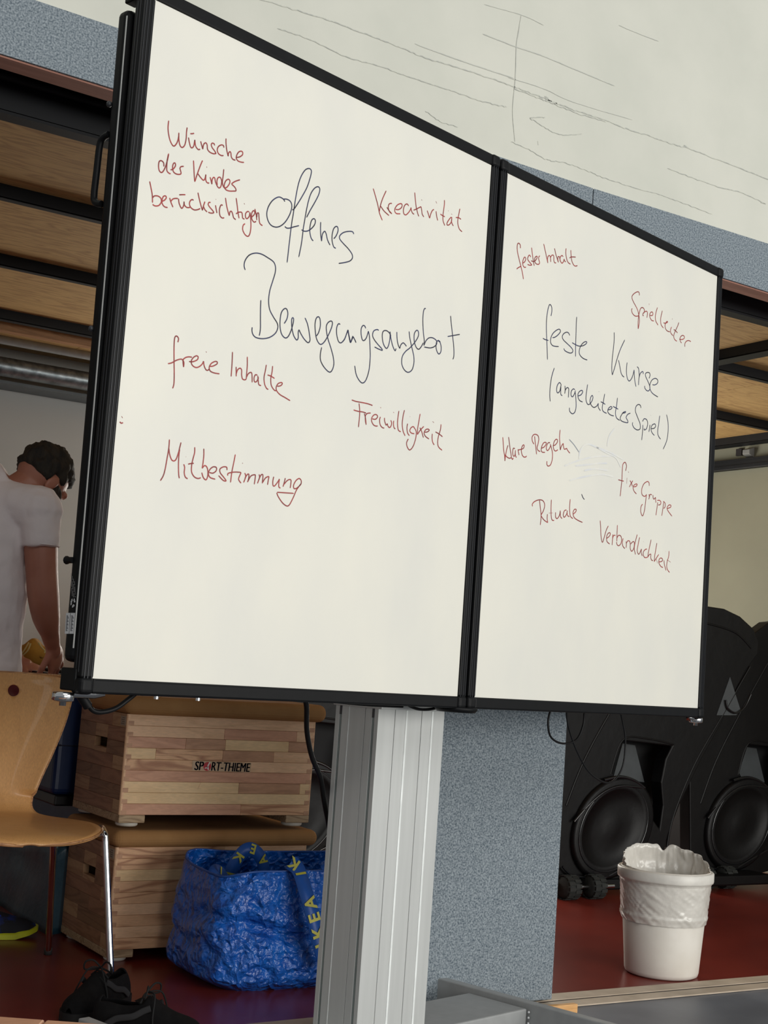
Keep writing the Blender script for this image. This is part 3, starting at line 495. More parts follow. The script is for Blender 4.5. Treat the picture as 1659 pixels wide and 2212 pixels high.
# lift column : extruded profile with slots
s0, s1, o0, o1 = .922, 1.158, .165, .305
def slot_side(a, b_, slots):            # slots along one side as (position, half width, depth)
    pass
prof = []
def P_(s, o): prof.append((s, o))
P_(s0, o0)
for c_, w_, dpt in ((.98, .0012, .004), (1.021, .0035, .004), (1.075, .0012, .004), (1.114, .0035, .004)):
    P_(c_-w_, o0); P_(c_-w_*.7, o0+dpt); P_(c_+w_*.7, o0+dpt); P_(c_+w_, o0)
P_(s1, o0); P_(s1, o1); P_(s0, o1)
for c_, w_, dpt in ((.288, .004, .007), (.260, .0014, .004), (.207, .001, .004), (.181, .004, .007)):
    P_(s0, c_+w_); P_(s0+dpt, c_+w_*.7); P_(s0+dpt, c_-w_*.7); P_(s0, c_-w_)
pts = [L(s, o, .085) for s, o in prof]
col = MB().prism(pts, UZ*(.852-.085)).build('lift_column', alu, st, recalc=True)
for c_ in (1.021, 1.114): bbox(MB(), c_-.003, c_+.003, o0-.0008, o0+.003, .088, .835).build('glide_strip', alu_g, col)
bbox(MB(), s0-.0006, s0+.002, .2588, .2612, .088, .84).build('glide_strip', alu_g, col)
for c_ in (.288, .181):
    bbox(MB(), s0+.001, s0+.006, c_-.002, c_+.002, .088, .82).build('glide_strip', alu_d, col)
    bbox(MB(), s0-.001, s0+.006, c_-.003, c_+.003, .815, .835).build('end_stop', mat('dark_stop', (70, 70, 72), .5), col)
bbox(MB(), s0-.006, s1+.004, o0-.015, o1+.005, .836, .846).build('column_cap', alu, st, bevel=.002)
bbox(MB(), .72, 1.36, .10, .155, .85, .875).build('mount_plate', mat('mount_grey', (120, 122, 122), .5, .3), st, bevel=.002)
# base
basegrey = mat('base_grey', (160, 162, 162), .5, c2=(154, 156, 156), scale=30)
bs = bbox(MB(), .527, 1.545, .15, .345, .028, .083).build('cross_beam', basegrey, st, bevel=.004)
for s_ in (1.553, .485):
    r_ = bbox(MB(), s_, s_+.030, -.35, .62, .030, .096).build('foot_rail', basegrey, st, bevel=.003)
    for o_ in (-.30, .57):
        MB().lathe(L(s_+.015-.012, o_, .026), [(0, 0), (.020, 0), (.025, .004), (.025, .020), (.020, .024), (0, .024)], bd, 20).build('castor_wheel', blk, r_)
b = MB()
for k in range(4): b.ball(L(1.546, .145, .075-.014*k), .0035, 8)
b.build('weld_bead', mat('bright_weld', (225, 228, 228), .4, .4), bs)
# cables
cab = mat('black_cable', (12, 12, 14), .5, spec=.25)
def cable(px, plane_off, r=.0035, name='cable', k=6):
    b = MB().tube(spline([onp(x, y, P0-bn*o_, bn) for (x, y), o_ in zip(px, plane_off)], k), r, 8); return b.build(name, cab, st)
cable([(300, 1492), (278, 1510), (250, 1530), (220, 1538), (200, 1534), (186, 1515), (170, 1492)], [.05]*7, .0048)
MB().tube([onp(168, 1492, P0-bn*.05, bn), onp(190, 1526, P0-bn*.05, bn)], .009, 12).build('cable_plug', cab, st)
cable([(655, 1500), (662, 1525), (663, 1580), (674, 1635), (692, 1680), (701, 1735), (712, 1790)], [.12, .14, .2, .25, .3, .33, .36], .006)
cable([(868, 1505), (880, 1522), (905, 1532), (935, 1531), (970, 1520)], [.10]*5, .0035)
cable([(1190, 1530), (1184, 1560), (1190, 1592), (1215, 1606), (1245, 1598), (1260, 1565), (1262, 1530)], [.09]*7, .0028)
cable([(1223, 1530), (1228, 1570), (1245, 1620), (1270, 1665), (1300, 1688), (1325, 1687), (1345, 1655), (1351, 1600), (1345, 1560), (1338, 1530)], [.09]*10, .0026)
cable([(725, 1517), (800, 1524), (870, 1527)], [.13]*3, .0025)
# ================================================================== VAULTING BOXES
WC = [wood('pine_light', (226, 184, 146), (206, 162, 122), 'x', .6, .5, 5), wood('pine_pink', (206, 154, 124), (182, 130, 102), 'x', .6, .5, 5), wood('pine_brown', (190, 144, 112), (164, 120, 90), 'x', .6, .5, 7), wood('pine_yellow', (230, 196, 150), (216, 178, 130), 'x', .5, .5, 4), wood('pine_knotty', (216, 170, 130), (168, 116, 84), 'x', 1, .5, 9)]
WS = [wood('shaded_pine_light', (178, 142, 106), (150, 112, 80), 'y', .7, .5, 7), wood('shaded_pine_pink', (156, 114, 86), (128, 88, 64), 'y', .8, .5, 7), wood('shaded_pine_brown', (140, 104, 76), (112, 78, 54), 'y', .8, .5, 9)]  # the same pine darkened, shade of the box sides put into the colour
pady = mat('tan_suede_pad', (176, 132, 82), .85, c2=(160, 116, 70), scale=7, bump=.15, bscale=200)
puck = mat('white_rubber', (222, 218, 206), .55)
def vault(name, label, z0, rows, topbox):
    x0, x1, y0, y1 = 1.648, 2.307, 4.0, 4.40
    t = thing(name, ((x0+x1)/2, (y0+y1)/2, z0), label, 'vaulting box', 'stacked wooden vaulting boxes')
    zb, zt = z0+.036, z0+.338; n = len(rows); h = (zt-zb)/n
    for i, row in enumerate(rows):                       # rows from the top, front and back faces
        za = zt-h*(i+1)
        br = [0]+[b for b, _ in row]
        for k, (b1, c) in enumerate(row):
            xa = x0+.004 + (x1-x0-.008)*br[k]; xb = x0+.004+(x1-x0-.008)*b1
            MB().box(xa+.0002, xb-.0002, y0, y0+.02, za+.0003, za+h-.0003).build('stave', WC[c], t, bevel=.0008, seg=1)
        MB().box(x0+.004, x1-.004, y1-.02, y1, za, za+h).build('stave', WC[i % 5], t)
    for k in (0, 1):
        m_ = 7; hh = (zt-zb)/m_; hz0, hz1 = (zb+.187, zb+.187+.032)
        for i in range(m_):
            za, zc = zb+hh*i, zb+hh*(i+1)
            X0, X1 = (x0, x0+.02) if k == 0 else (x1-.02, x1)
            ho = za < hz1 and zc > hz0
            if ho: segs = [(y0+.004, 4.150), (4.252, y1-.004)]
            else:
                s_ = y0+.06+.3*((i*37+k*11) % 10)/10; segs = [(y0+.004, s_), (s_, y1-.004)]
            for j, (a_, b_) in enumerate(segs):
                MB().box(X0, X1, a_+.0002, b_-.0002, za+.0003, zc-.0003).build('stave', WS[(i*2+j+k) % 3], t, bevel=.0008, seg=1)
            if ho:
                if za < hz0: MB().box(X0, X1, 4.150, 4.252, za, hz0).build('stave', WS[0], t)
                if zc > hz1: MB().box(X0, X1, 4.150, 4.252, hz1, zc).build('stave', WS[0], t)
    # rounded dovetail corners
    for (cx, cy) in ((x0+.006, y0+.006), (x1-.006, y0+.006)):
        MB().lathe((cx, cy, zb), [(.0065, 0), (.0065, zt-zb)], n=16).build('corner_bead', WC[0], t)
    fj = MB()
    for i in range(n*2):
        if i % 2: continue
        za = zb+(zt-zb)*i/(n*2)
        fj.box(x0+.004, x0+.022, y0-.0006, y0+.001, za, za+(zt-zb)/(n*2)*.8); fj.box(x1-.022, x1-.004, y0-.0006, y0+.001, za, za+(zt-zb)/(n*2)*.8)
    fj.build('finger_joint', WC[2], t, kind='stuff')
    for yy in ((y0-.002, y0+.05), (y1-.05, y1)):
        pass
    for X0, X1 in ((x0, x0+.085), (x1-.085, x1)):         # plywood feet
        MB().box(X0, X1, y0, y1, z0+.012, z0+.036).build('foot_board', wood('foot_plywood', (176, 150, 118), (138, 112, 84), 'x', 1, .6, 16), t, bevel=.003)
        for Y_ in (y0+.04, y1-.04):
            MB().lathe(((X0+X1)/2, Y_, z0), [(0, 0), (.030, 0), (.034, .004), (.034, .012), (0, .012)], n=24).build('rubber_foot', puck, t)
    MB().box(x0+.02, x1-.02, y0+.02, y1-.02, zb, zb+.01).build('inner_board', WC[2], t)
    o = MB().box(x0-.014, x1+.034, y0-.02, y1+.02, zt-.001, zt+.056 if topbox else zt+.0505)
    o.build('padded_top', pady, t, bevel=.026, seg=5)
    st_ = MB().box(x0-.0012, x0, y0+.012, y0+.05, zt-.036, zt-.008).build('side_sticker', mat('worn_sticker', (176, 160, 140), .6), t, bevel=0)
    q = MB()
    for i in range(4): q.box(x0-.0016, x0-.0012, y0+.018, y0+.044-.006*(i % 2), zt-.032+i*.006, zt-.030+i*.006)
    q.build('sticker_print', mat('worn_print', (110, 96, 84), .7), st_)
    return t
U = vault('vaulting_box', 'upper wooden vaulting box with tan padded top and printed blue and red logo', .398, [
 [(1, 0)], [(.5, 0), (.9, 1), (1, 0)], [(.3, 1), (.51, 2), (.86, 3), (1, 2)], [(.15, 3), (.5, 4), (.78, 2), (1, 0)], [(.62, 4), (1, 0)], [(1, 1)], [(.6, 3), (.94, 2), (1, 3)], [(1, 3)], [(.62, 1), (1, 4)]], True)
LW = vault('vaulting_box', 'lower wooden vaulting box on the red floor, blue bag in front of it', 0.0, [
 [(.55, 4), (1, 0)], [(1, 4)], [(.42, 3), (1, 4)], [(.7, 4), (1, 0)], [(.35, 4), (1, 0)], [(.5, 0), (1, 4)], [(1, 4)], [(.6, 0), (1, 4)], [(.5, 4), (1, 0)]], False)
# logo sticker SPORT-THIEME
navy = mat('navy_print', (18, 26, 66), .5); redp = mat('red_print', (190, 32, 44), .5); whp = mat('white_sticker', (222, 208, 190), .5)
yl = 3.9994
pa, pb, pc, pd = [ony(x, y, yl) for x, y in ((416, 1643), (543, 1648), (541, 1669), (415, 1664))]
lg = MB().prism([pa+Vector((0, 0, 0)), pb, pc, pd], (0, -.0002, 0)).build('logo_sticker', mat('clear_sticker', (204, 172, 138), .35), U, label='blue and red maker logo sticker')
base = ony(419.5, 1663.5, yl-.0005); xd = (ony(540, 1667.5, yl-.0005)-base); wdt = xd.length; xd.normalize(); yd = Vector((0, 0, 1))
def logo(body, x_, w_, m_, name, yo=0):
    b = MB()
    for q_ in (0, .022, .044, .066): text_mb(b, body, (q_, -q_*.01, 0), (1, 0, 0), (0, 0, 1), 1.0, shear=.12, bold=0)
    xs_ = [v.x for v in b.v]; zs_ = [v.z for v in b.v]; mn, mx = min(xs_), max(xs_); mz, Mz = min(zs_), max(zs_)
    H_ = .027
    for v in b.v:
        q = base + xd*(x_+w_*(v.x-mn)/(mx-mn)) + yd*(H_*(v.z-mz)/(Mz-mz)) + Vector((0, -yo, 0)); v.x, v.y, v.z = q
    b.build(name, m_, lg)
logo('SP', .0, wdt*.165, navy, 'logo_lettering'); logo('RT-THIEME', wdt*.295, wdt*.705, navy, 'logo_lettering')
bc = base + xd*wdt*.225 + yd*.0125
b = MB(); n = 20; b.add([bc+xd*.0135*math.cos(2*math.pi*i/n)+yd*.0140*math.sin(2*math.pi*i/n) for i in range(n)], [tuple(range(n))]); b.build('logo_ball', redp, lg)
b = MB(); f_ = lambda u, v: bc + xd*u + yd*v - Vector((0, .0003, 0))
b.add([f_(.006, .014), f_(.009, .012), f_(.004, .001), f_(.006, -.010), f_(.003, -.012), f_(-.001, -.002), f_(-.008, -.004), f_(-.009, -.007), f_(-.001, -.006), f_(.0005, .004)], [(0, 1, 2, 3, 4, 5, 6, 7, 8, 9)])
b.build('logo_figure', mat('white_logo', (235, 230, 224), .5), lg)
# a thin scratch on the box front
b = MB(); ribbon(b, [ony(x, y, yl-.0002) for x, y in ((442, 1672), (434, 1690), (427, 1705))], .0012, (0, -1, 0)); b.build('scratch', WC[1], U)

# ================================================================== BLUE BAG
bagm = mat('blue_woven_plastic', (24, 112, 216), .3, c2=(14, 88, 190), scale=22, detail=5, bump=1.0, bscale=42, bdist=.012, coat=.7)
nt = bagm.node_tree; B_n = nt.nodes['Principled BSDF']; vo = nt.nodes.new('ShaderNodeTexVoronoi'); vo.inputs['Scale'].default_value = 34
nzv = nt.nodes.new('ShaderNodeTexNoise'); nzv.inputs['Scale'].default_value = 14; tcv = nt.nodes.new('ShaderNodeTexCoord'); adv = nt.nodes.new('ShaderNodeMix'); adv.data_type = 'RGBA'; adv.inputs[0].default_value = .12
nt.links.new(tcv.outputs['Object'], nzv.inputs['Vector']); nt.links.new(tcv.outputs['Object'], adv.inputs[6]); nt.links.new(nzv.outputs['Color'], adv.inputs[7]); nt.links.new(adv.outputs[2], vo.inputs['Vector'])
bpv = nt.nodes.new('ShaderNodeBump'); bpv.inputs['Strength'].default_value = .9; bpv.inputs['Distance'].default_value = .012
old = B_n.inputs['Normal'].links[0].from_socket; nt.links.new(old, bpv.inputs['Normal']); nt.links.new(vo.outputs['Distance'], bpv.inputs['Height']); nt.links.new(bpv.outputs[0], B_n.inputs['Normal']); nt.links.new(bpv.outputs[0], B_n.inputs['Coat Normal'])
bagi = mat('blue_strap', (28, 84, 168), .45)
yel = mat('yellow_print', (190, 184, 70), .5)
bg = thing('shopping_bag', (2.17, 3.72, 0), 'large crumpled blue woven plastic bag with yellow lettered straps before the boxes', 'bag')
def bagpt(u, v, inner=0.):
    a = 2*math.pi*u
    z = .322*v
    hx = .366 - .020*v + 0+.012*math.sin(math.pi*v); hy = .205 - .035*v + .015*math.sin(math.pi*v)
    if v < .12: k = .84+.16*math.sin(math.pi/2*v/.12); hx *= k; hy *= k
    hx -= inner; hy -= inner
    c, s = math.cos(a), math.sin(a); e = .36
    x = hx*math.copysign(abs(c)**e, c); y = hy*math.copysign(abs(s)**e, s)
    p = Vector((2.150+x, 3.738+y, z))
    n_ = Vector((x/hx/hx, y/hy/hy, 0)).normalized()
    f = min(1, v*6)*(1-.55*v)
    w = .014*noise.noise(Vector((p.x*7, p.y*7, p.z*6)))+.014*noise.noise(Vector((p.x*18, p.y*18, p.z*22+5)))
    rd = abs(noise.noise(Vector((p.x*11+3, p.y*11, p.z*13)))); w += -.02*max(0, .25-rd)*4*.6
    p += n_*w*f*(1 if inner == 0 else .6)
    # a big slanting dent low on the front
    if s < 0:
        dl = (p.z-.14+.30*(p.x-2.02)); p += n_*(-.022*math.exp(-(dl/.02)**2))*max(0, min(1, (2.25-p.x)/.12))
    top = .022*max(0, s)*v + .010*math.sin(3*a+.6)*v
    p.z += top
    return p
NU, NV = 220, 90; vs = []; fs = []
for i in range(NV+1):
    for j in range(NU): vs.append(bagpt(j/NU, i/NV))
for i in range(NV+1):
    for j in range(NU): q = bagpt(j/NU, 1-i/NV*.93, .006); vs.append(q)
for i in range(2*NV+1):
    for j in range(NU): fs.append((i*NU+j, i*NU+(j+1) % NU, (i+1)*NU+(j+1) % NU, (i+1)*NU+j))
b = MB(); b.add(vs, fs, True); b.add(vs[:NU], [tuple(range(NU-1, -1, -1))]); b.build('bag_body', bagm, bg)
hem = MB().tube([bagpt(j/80, .995)+Vector((0, 0, 0)) for j in range(80)], .0035, 6, closed=True); hem.build('hem', bagi, bg)
def strap(pts, w, side_n, letters, off=0):
    b = MB(); q = spline(pts, 8); n = len(q); vs = []
    for i, p in enumerate(q):
        t = (q[min(i+1, n-1)]-q[max(i-1, 0)]).normalized(); s = Vector(side_n).cross(t).normalized(); nn = t.cross(s)
        vs += [p+s*w/2, p-s*w/2, p-s*w/2-nn*.002, p+s*w/2-nn*.002]
    for i in range(n-1):
        for k in range(4): b.f.append((4*i+k, 4*i+(k+1) % 4, 4*i+4+(k+1) % 4, 4*i+4+k)); b.sm.append(True)
    b.v = vs; o = b.build('strap', bagi, bg)
    tot = 0; L_ = [0]
    for i in range(1, n): tot += (q[i]-q[i-1]).length; L_.append(tot)
    for body, frac, size in letters:
        d_ = frac*tot; i = max(k for k in range(n) if L_[k] <= d_); i = min(i, n-2)
        p = q[i].lerp(q[i+1], (d_-L_[i])/(L_[i+1]-L_[i])); t = (q[i+1]-q[i]).normalized(); s = Vector(side_n).cross(t).normalized(); nn = s.cross(t)
        if nn.dot(Vector(side_n)) < 0: nn = -nn
        X_ = -t; Y_ = nn.cross(X_)
        lb = MB(); text_mb(lb, body, p+nn*.0035-Y_*size*.36, X_, Y_, size, bold=.03, align='CENTER'); lb.build('strap_letter', yel, o)
Y_f = 3.485
A_ = [ony(628, 1866, 3.56)+Vector((0, 0, .004)), ony(645, 1880, 3.545), ony(662, 1930, 3.50), ony(678, 1985, 3.475), ony(692, 2045, 3.465), ony(706, 2090, 3.46)]
strap(A_, .045, (0, -1, .15), [('K', .03, .045), ('I', .14, .045), ('A', .42, .05), ('E', .55, .05), ('K', .68, .05), ('I', .79, .05)])
B_ = [(1.93, 3.82, .22), (1.945, 3.81, .30), (1.975, 3.80, .352), (2.01, 3.80, .355), (2.05, 3.81, .31), (2.06, 3.82, .22)]
strap([Vector(p) for p in B_], .04, (0, -1, .2), [('I', .2, .04), ('K', .36, .04), ('E', .52, .04), ('A', .68, .04)])
C_ = [(1.83, 3.70, .30), (1.845, 3.71, .315), (1.87, 3.72, .30), (1.89, 3.73, .26), (1.90, 3.73, .20)]
strap([Vector(p) for p in C_], .038, (0, -1, .8), [('I', .25, .035), ('K', .5, .035)])
D_ = [(2.12, 3.57, .325), (2.16, 3.56, .345), (2.22, 3.57, .352), (2.28, 3.60, .335), (2.30, 3.64, .28)]
strap([Vector(p) for p in D_], .04, (0, -1, .4), [('E', .3, .04), ('A', .6, .04)])

# ================================================================== CHAIR
ply = wood('beech_plywood', (206, 154, 96), (196, 144, 88), 'z', .6, .42, 3, coat=.15)
plye = wood('beech_edge', (196, 146, 100), (150, 104, 70), 'x', 1, .5, 22)
C0 = Vector((1.24, 3.75, 0)); cf = Vector((-.147, -.989, 0)).normalized(); cr = Vector((.989, -.147, 0)).normalized()
ch = thing('school_chair', tuple(C0), 'beech plywood chair with chrome legs and a round hole in its back', 'chair')
prof = [(.296, .4300, .020), (.2955, .4310, .055), (.291, .434, .095), (.279, .4395, .130), (.254, .445, .163), (.19, .45, .198), (.10, .4505, .212), (.02, .4495, .208), (-.06, .447, .178), (-.115, .4475, .125), (-.155, .4525, .092), (-.18, .47, .078), (-.197, .50, .082), (-.212, .55, .100), (-.232, .62, .130), (-.258, .71, .163), (-.285, .79, .182), (-.298, .825, .184), (-.301, .834, .178), (-.302, .838, .155)]
q = spline([Vector((a_, b_, c_)) for a_, b_, c_ in prof], 4)
nu = 24; vt = []; th = .0055
for i, p in enumerate(q):
    t = (q[min(i+1, len(q)-1)]-q[max(i-1, 0)]); t2 = Vector((t.x, t.y)).normalized(); nrm = cf*(t2.y) + UZ*(-t2.x)   # upper / front side normal
    if nrm.z < -.2: nrm = -nrm
    nrm = cf*abs(t2.y) + UZ*abs(t2.x)
    row = []
    for j in range(nu+1):
        s = -1+2*j/nu; lat = p.z*s
        curl = (.03*s*s if p.y > .5 else -.003*s*s)
        c0 = C0 + cf*p.x + cr*lat + UZ*p.y + (cf*curl if p.y > .5 else UZ*curl)
        row.append((c0, nrm))
    vt.append(row)
m_ = len(vt); top = [[c0+n_*th for c0, n_ in r] for r in vt]; bot = [[c0-n_*th for c0, n_ in r] for r in vt]
b = MB(); vs = [v for r in top for v in r]+[v for r in bot for v in r]; k2 = m_*(nu+1); fs = []
for i in range(m_-1):
    for j in range(nu):
        a_ = i*(nu+1)+j; fs.append((a_, a_+1, a_+nu+2, a_+nu+1)); fs.append((k2+a_, k2+a_+nu+1, k2+a_+nu+2, k2+a_+1))
b.add(vs, fs, True)
rim = [(i, 0) for i in range(m_)]+[(m_-1, j) for j in range(1, nu+1)]+[(i, nu) for i in range(m_-2, -1, -1)]+[(0, j) for j in range(nu-1, 0, -1)]
idx = [i*(nu+1)+j for i, j in rim]; n = len(idx)
efs = [(idx[i], idx[(i+1) % n], k2+idx[(i+1) % n], k2+idx[i]) for i in range(n)]
b.f += efs; b.sm += [False]*n
sh = b.build('plywood_shell', ply, ch, weld=True)
sh.data.materials.append(plye)
# hole through the backrest, cut for real
hp = ony(30, 1492, C0.y+.27)
cm = MB().lathe(hp - cf*.1, [(0, 0), (.0168, 0), (.0168, .2), (0, .2)], cf, 32); co = cm.build('cut', ply, None, weld=True)
bo = sh.modifiers.new('b', 'BOOLEAN'); bo.object = co; bo.operation = 'DIFFERENCE'; bo.solver = 'EXACT'
sh.matrix_parent_inverse = Matrix(); bpy.context.view_layer.update()
me = bpy.data.meshes.new_from_object(sh.evaluated_get(bpy.context.evaluated_depsgraph_get()))
sh.modifiers.remove(bo); sh.data = me; bpy.data.objects.remove(co)
# edge plies
eb = MB(); 
epath = [(top[i][j]+bot[i][j])/2 for i, j in rim]
eb.tube(epath, [(.0058, .0025)]*n, 8, closed=True, flat=(0, 0, 1)); eb.build('ply_edge', plye, ch)
fr = onz(240.5, 2140, 0.008); rr = onz(104, 2056, 0.008)
def legs(mir):
    def M_(p):
        d_ = p-C0; a_, l_ = d_.dot(cf), d_.dot(cr); return C0+cf*a_+cr*(l_*mir)+UZ*d_.z
    f_top = C0+cf*.10+cr*.16+UZ*.430; 
    fp = [C0+cf*.11+cr*.05+UZ*.432, C0+cf*.11+cr*.20+UZ*.432, ony(217, 1788, 3.73), ony(226, 1803, 3.72), ony(228.5, 1830, 3.715), fr.lerp(ony(228.5, 1830, 3.715), .5), fr]
    MB().tube(spline([M_(p) for p in fp], 5), .0095, 14).build('leg', chrome, ch)
    rt = ony(117, 1795, 3.98)
    rp = [C0-cf*.10+cr*.05+UZ*.432, C0-cf*.11+cr*.13+UZ*.432, rt+UZ*.015, rt-UZ*.02, rt.lerp(rr, .5), rr]
    MB().tube(spline([M_(p) for p in rp], 5), .0095, 14).build('leg', chrome, ch)
    for p in (fr, rr): MB().lathe(M_(p)-UZ*.008, [(0, 0), (.012, 0), (.012, .02), (.0098, .022)], n=16).build('foot_cap', mat('grey_plastic', (60, 60, 60), .5), ch)
legs(1); legs(-1)
bpy.context.view_layer.update()

# ================================================================== MATS
nvm = mat('navy_vinyl', (14, 42, 88), .42, c2=(10, 34, 74), scale=5, bump=.12, bscale=9, bdist=.02)
nvd = mat('dark_navy_vinyl', (10, 18, 46), .5, c2=(8, 14, 36), scale=5)
tlm = mat('teal_vinyl', (38, 76, 92), .35, c2=(30, 64, 80), scale=6, bump=.3, bscale=8, bdist=.02)
b = thing('gym_mat', (2.0, 4.9, .44), 'thick navy blue gym mat, upper one of the stack behind the chair', 'mat', None)
MB().box(1.60, 2.30, 4.47, 5.06, .438, .815).build('mat_block', nvm, b, bevel=.02, seg=3)
q = MB(); q.tube([(1.602, 4.472, .60), (2.29, 4.472, .60)], .003, 6); q.tube([(1.600, 4.48, .60), (1.600, 5.05, .60)], .003, 6); q.build('mat_line', nvd, b)
b = thing('gym_mat', (2.0, 4.9, 0), 'dark navy gym mat, lower one of the stack behind the chair', 'mat', None)
MB().box(1.70, 2.30, 4.45, 5.06, 0, .436).build('mat_block', nvm, b, bevel=.02, seg=3)
MB().box(1.62, 2.29, 4.49, 5.05, .40, .4365).build('gap_strip', mat('gap_black', (12, 12, 14), .4), b, bevel=.006)  # dark of the gap between the mats, put in as a black strip
b = thing('gym_mat', (1.63, 4.8, 0), 'slumped teal vinyl mat standing on edge on the red floor under the chair', 'mat', None)
vs = []; fs = []; ny, nz_ = 30, 12
for s_ in (0, 1):
    for i in range(ny+1):
        for j in range(nz_+1):
            y = 4.41+.75*i/ny; zt_ = .262+.022*math.sin(i/ny*7+.5); z = zt_*j/nz_
            x = 1.612+.055*s_+.01*noise.noise(Vector((y*5, z*7, s_)))+.012*math.sin(z*9) - .012*max(0, .3-abs(i/ny-.2))
            if j == nz_: x += (.5-s_)*.02
            vs.append((x, y+ (.03*s_ if i == 0 else 0), z))
N1 = (ny+1)*(nz_+1)
for i in range(ny):
    for j in range(nz_):
        a_ = i*(nz_+1)+j; fs += [(a_, a_+1, a_+nz_+2, a_+nz_+1), (N1+a_, N1+a_+nz_+1, N1+a_+nz_+2, N1+a_+1)]
for i in range(ny):
    a_ = i*(nz_+1)+nz_; fs.append((a_, a_+nz_+1, N1+a_+nz_+1, N1+a_)); a_ = i*(nz_+1); fs.append((a_, N1+a_, N1+a_+nz_+1, a_+nz_+1))
for j in range(nz_): fs.append((j, N1+j, N1+j+1, j+1)); a_ = ny*(nz_+1)+j; fs.append((a_, a_+1, N1+a_+1, N1+a_))
q = MB(); q.add(vs, fs, True); q.build('mat_cover', tlm, b, weld=True)
MB().tube([(1.613+.0*k, 4.41+.75*k/20, .268+.022*math.sin(k/20*7+.5)) for k in range(21)], .004, 6).build('mat_line', mat('teal_highlight', (96, 130, 140), .35), b)  # paler tube paints the highlight along the top edge of the mat
# things on the stack
tray = thing('equipment_case', (1.72, 4.95, .816), 'flat black equipment case under the hands of the man', 'case')
MB().box(1.605, 1.95, 4.52, 5.04, .8165, .832).build('case_base', blk, tray, bevel=.003)
MB().box(1.66, 1.93, 4.56, 4.95, .832, .842).build('control_panel', blkdark, tray, bevel=.003)
MB().tube([(1.606, 4.52, .8325), (1.606, 5.04, .8325)], .0014, 6).build('edge_line', alu, tray)
for y in (4.70, 4.95): MB().ball((1.604, y, .828), .003, 8).build('rivet', chrome, tray)
yb = thing('cloth_bag', (1.8, 5.35, .838), 'slumped mustard yellow cloth bag with pale drawstrings behind the hands', 'bag')
ybm = mat('mustard_cloth', (176, 130, 44), .85, c2=(150, 106, 34), scale=12, bump=.3, bscale=30, bdist=.01)
yc = atd(72, 1412, 5.02)
q = MB(); vs = []; n1, n2 = 40, 20; cu_, cv_ = R @ Vector((1, 0, 0)), UZ
cu_ = Vector((cu_.x, cu_.y, 0)).normalized(); cw_ = Vector((-cu_.y, cu_.x, 0))
for i in range(n2+1):
    t = math.pi*i/n2
    for j in range(n1):
        a_ = 2*math.pi*j/n1
        x, y, z = .068*math.sin(t)**.5*math.cos(a_), .05*math.sin(t)**.5*math.sin(a_), .046*math.cos(t)
        z += .012*math.cos(x*80)*(z > 0) ; w = .006*noise.noise(Vector((x*25, y*25, z*25)))
        vs.append(Vector((yc.x, yc.y, .887)) + cu_*(x*(1+w*10)) + cw_*y + UZ*z)
fs = [(i*n1+j, i*n1+(j+1) % n1, (i+1)*n1+(j+1) % n1, (i+1)*n1+j) for i in range(n2) for j in range(n1)]
q.add(vs, fs, True); q.build('bag_cloth', ybm, yb)
dsm = mat('pale_drawstring', (206, 190, 130), .7)
for px in ([(62, 1388), (54, 1402), (44, 1416), (39, 1424)], [(66, 1390), (60, 1405), (50, 1415), (42, 1424)], [(83, 1388), (90, 1398), (97, 1405)], [(104, 1388), (100, 1400), (96, 1410)]):
    MB().tube(spline([atd(x, y, 4.94) for x, y in px], 5), .0028, 7).build('drawstring', dsm, yb)

# ================================================================== WASTE BIN
binm = mat('off_white_plastic', (226, 221, 212), .5, c2=(220, 214, 204), scale=14)
linm = mat('thin_plastic_liner', (224, 220, 212), .28, c2=(206, 202, 194), scale=14, bump=.35, bscale=22, bdist=.006, coat=.3)
bb = onz(1428, 2110, 0); bcn = Vector((3.285, 3.405, 0))
bcn = onz(1427.5, 2103, 0)
wb = thing('waste_bin', tuple(bcn), 'off-white round waste bin lined with a crinkled plastic bag on red floor', 'waste bin')
r0, r1, hb = .120, .146, .340
MB().lathe(bcn, [(0, .001), (r0-.012, .001), (r0-.003, .006), (r0, .016), (r1, hb), (r1-.004, hb), (r0-.004, .02), (0, .012)], n=64).build('bin_body', binm, wb)
def lf(p, a, r, h):
    w = .0030*noise.noise(Vector((h*70+a*7, h*4-a*1.2, 0)))+.0012*noise.noise(Vector((h*120-a*9, a*1.5+h*5, 7)))
    fd = Vector((p.x-bcn.x, p.y-bcn.y, 0)).normalized()
    q = p+fd*(abs(w)*1.6+.002)
    return q
pr = [(r0+(r1-r0)*h/hb+.0015, h) for h in [.178+.0045*i for i in range(28)]]
pr = [(r0+(r1-r0)*.172/hb+.0005, .172)]+[(r+(.003*math.sin((h-.178)*600)**2 if h < .2 else 0), h) for r, h in pr]+[(r1+.004, .305), (r1+.004, .309)]
MB().lathe(bcn, pr, n=180, fn=lf).build('liner_skirt', linm, wb)
MB().lathe(bcn, [(r1+.001, .303), (r1+.009, .305), (r1+.0105, .31), (r1+.0105, .334), (r1+.007, .338), (r1-.004, .338), (r1-.005, .33)], n=72).build('rim_band', mat('rim_band_white', (226, 222, 214), .42, bump=.15, bscale=30, bdist=.004), wb)
vd = Vector((.53, .84, 0)).normalized()
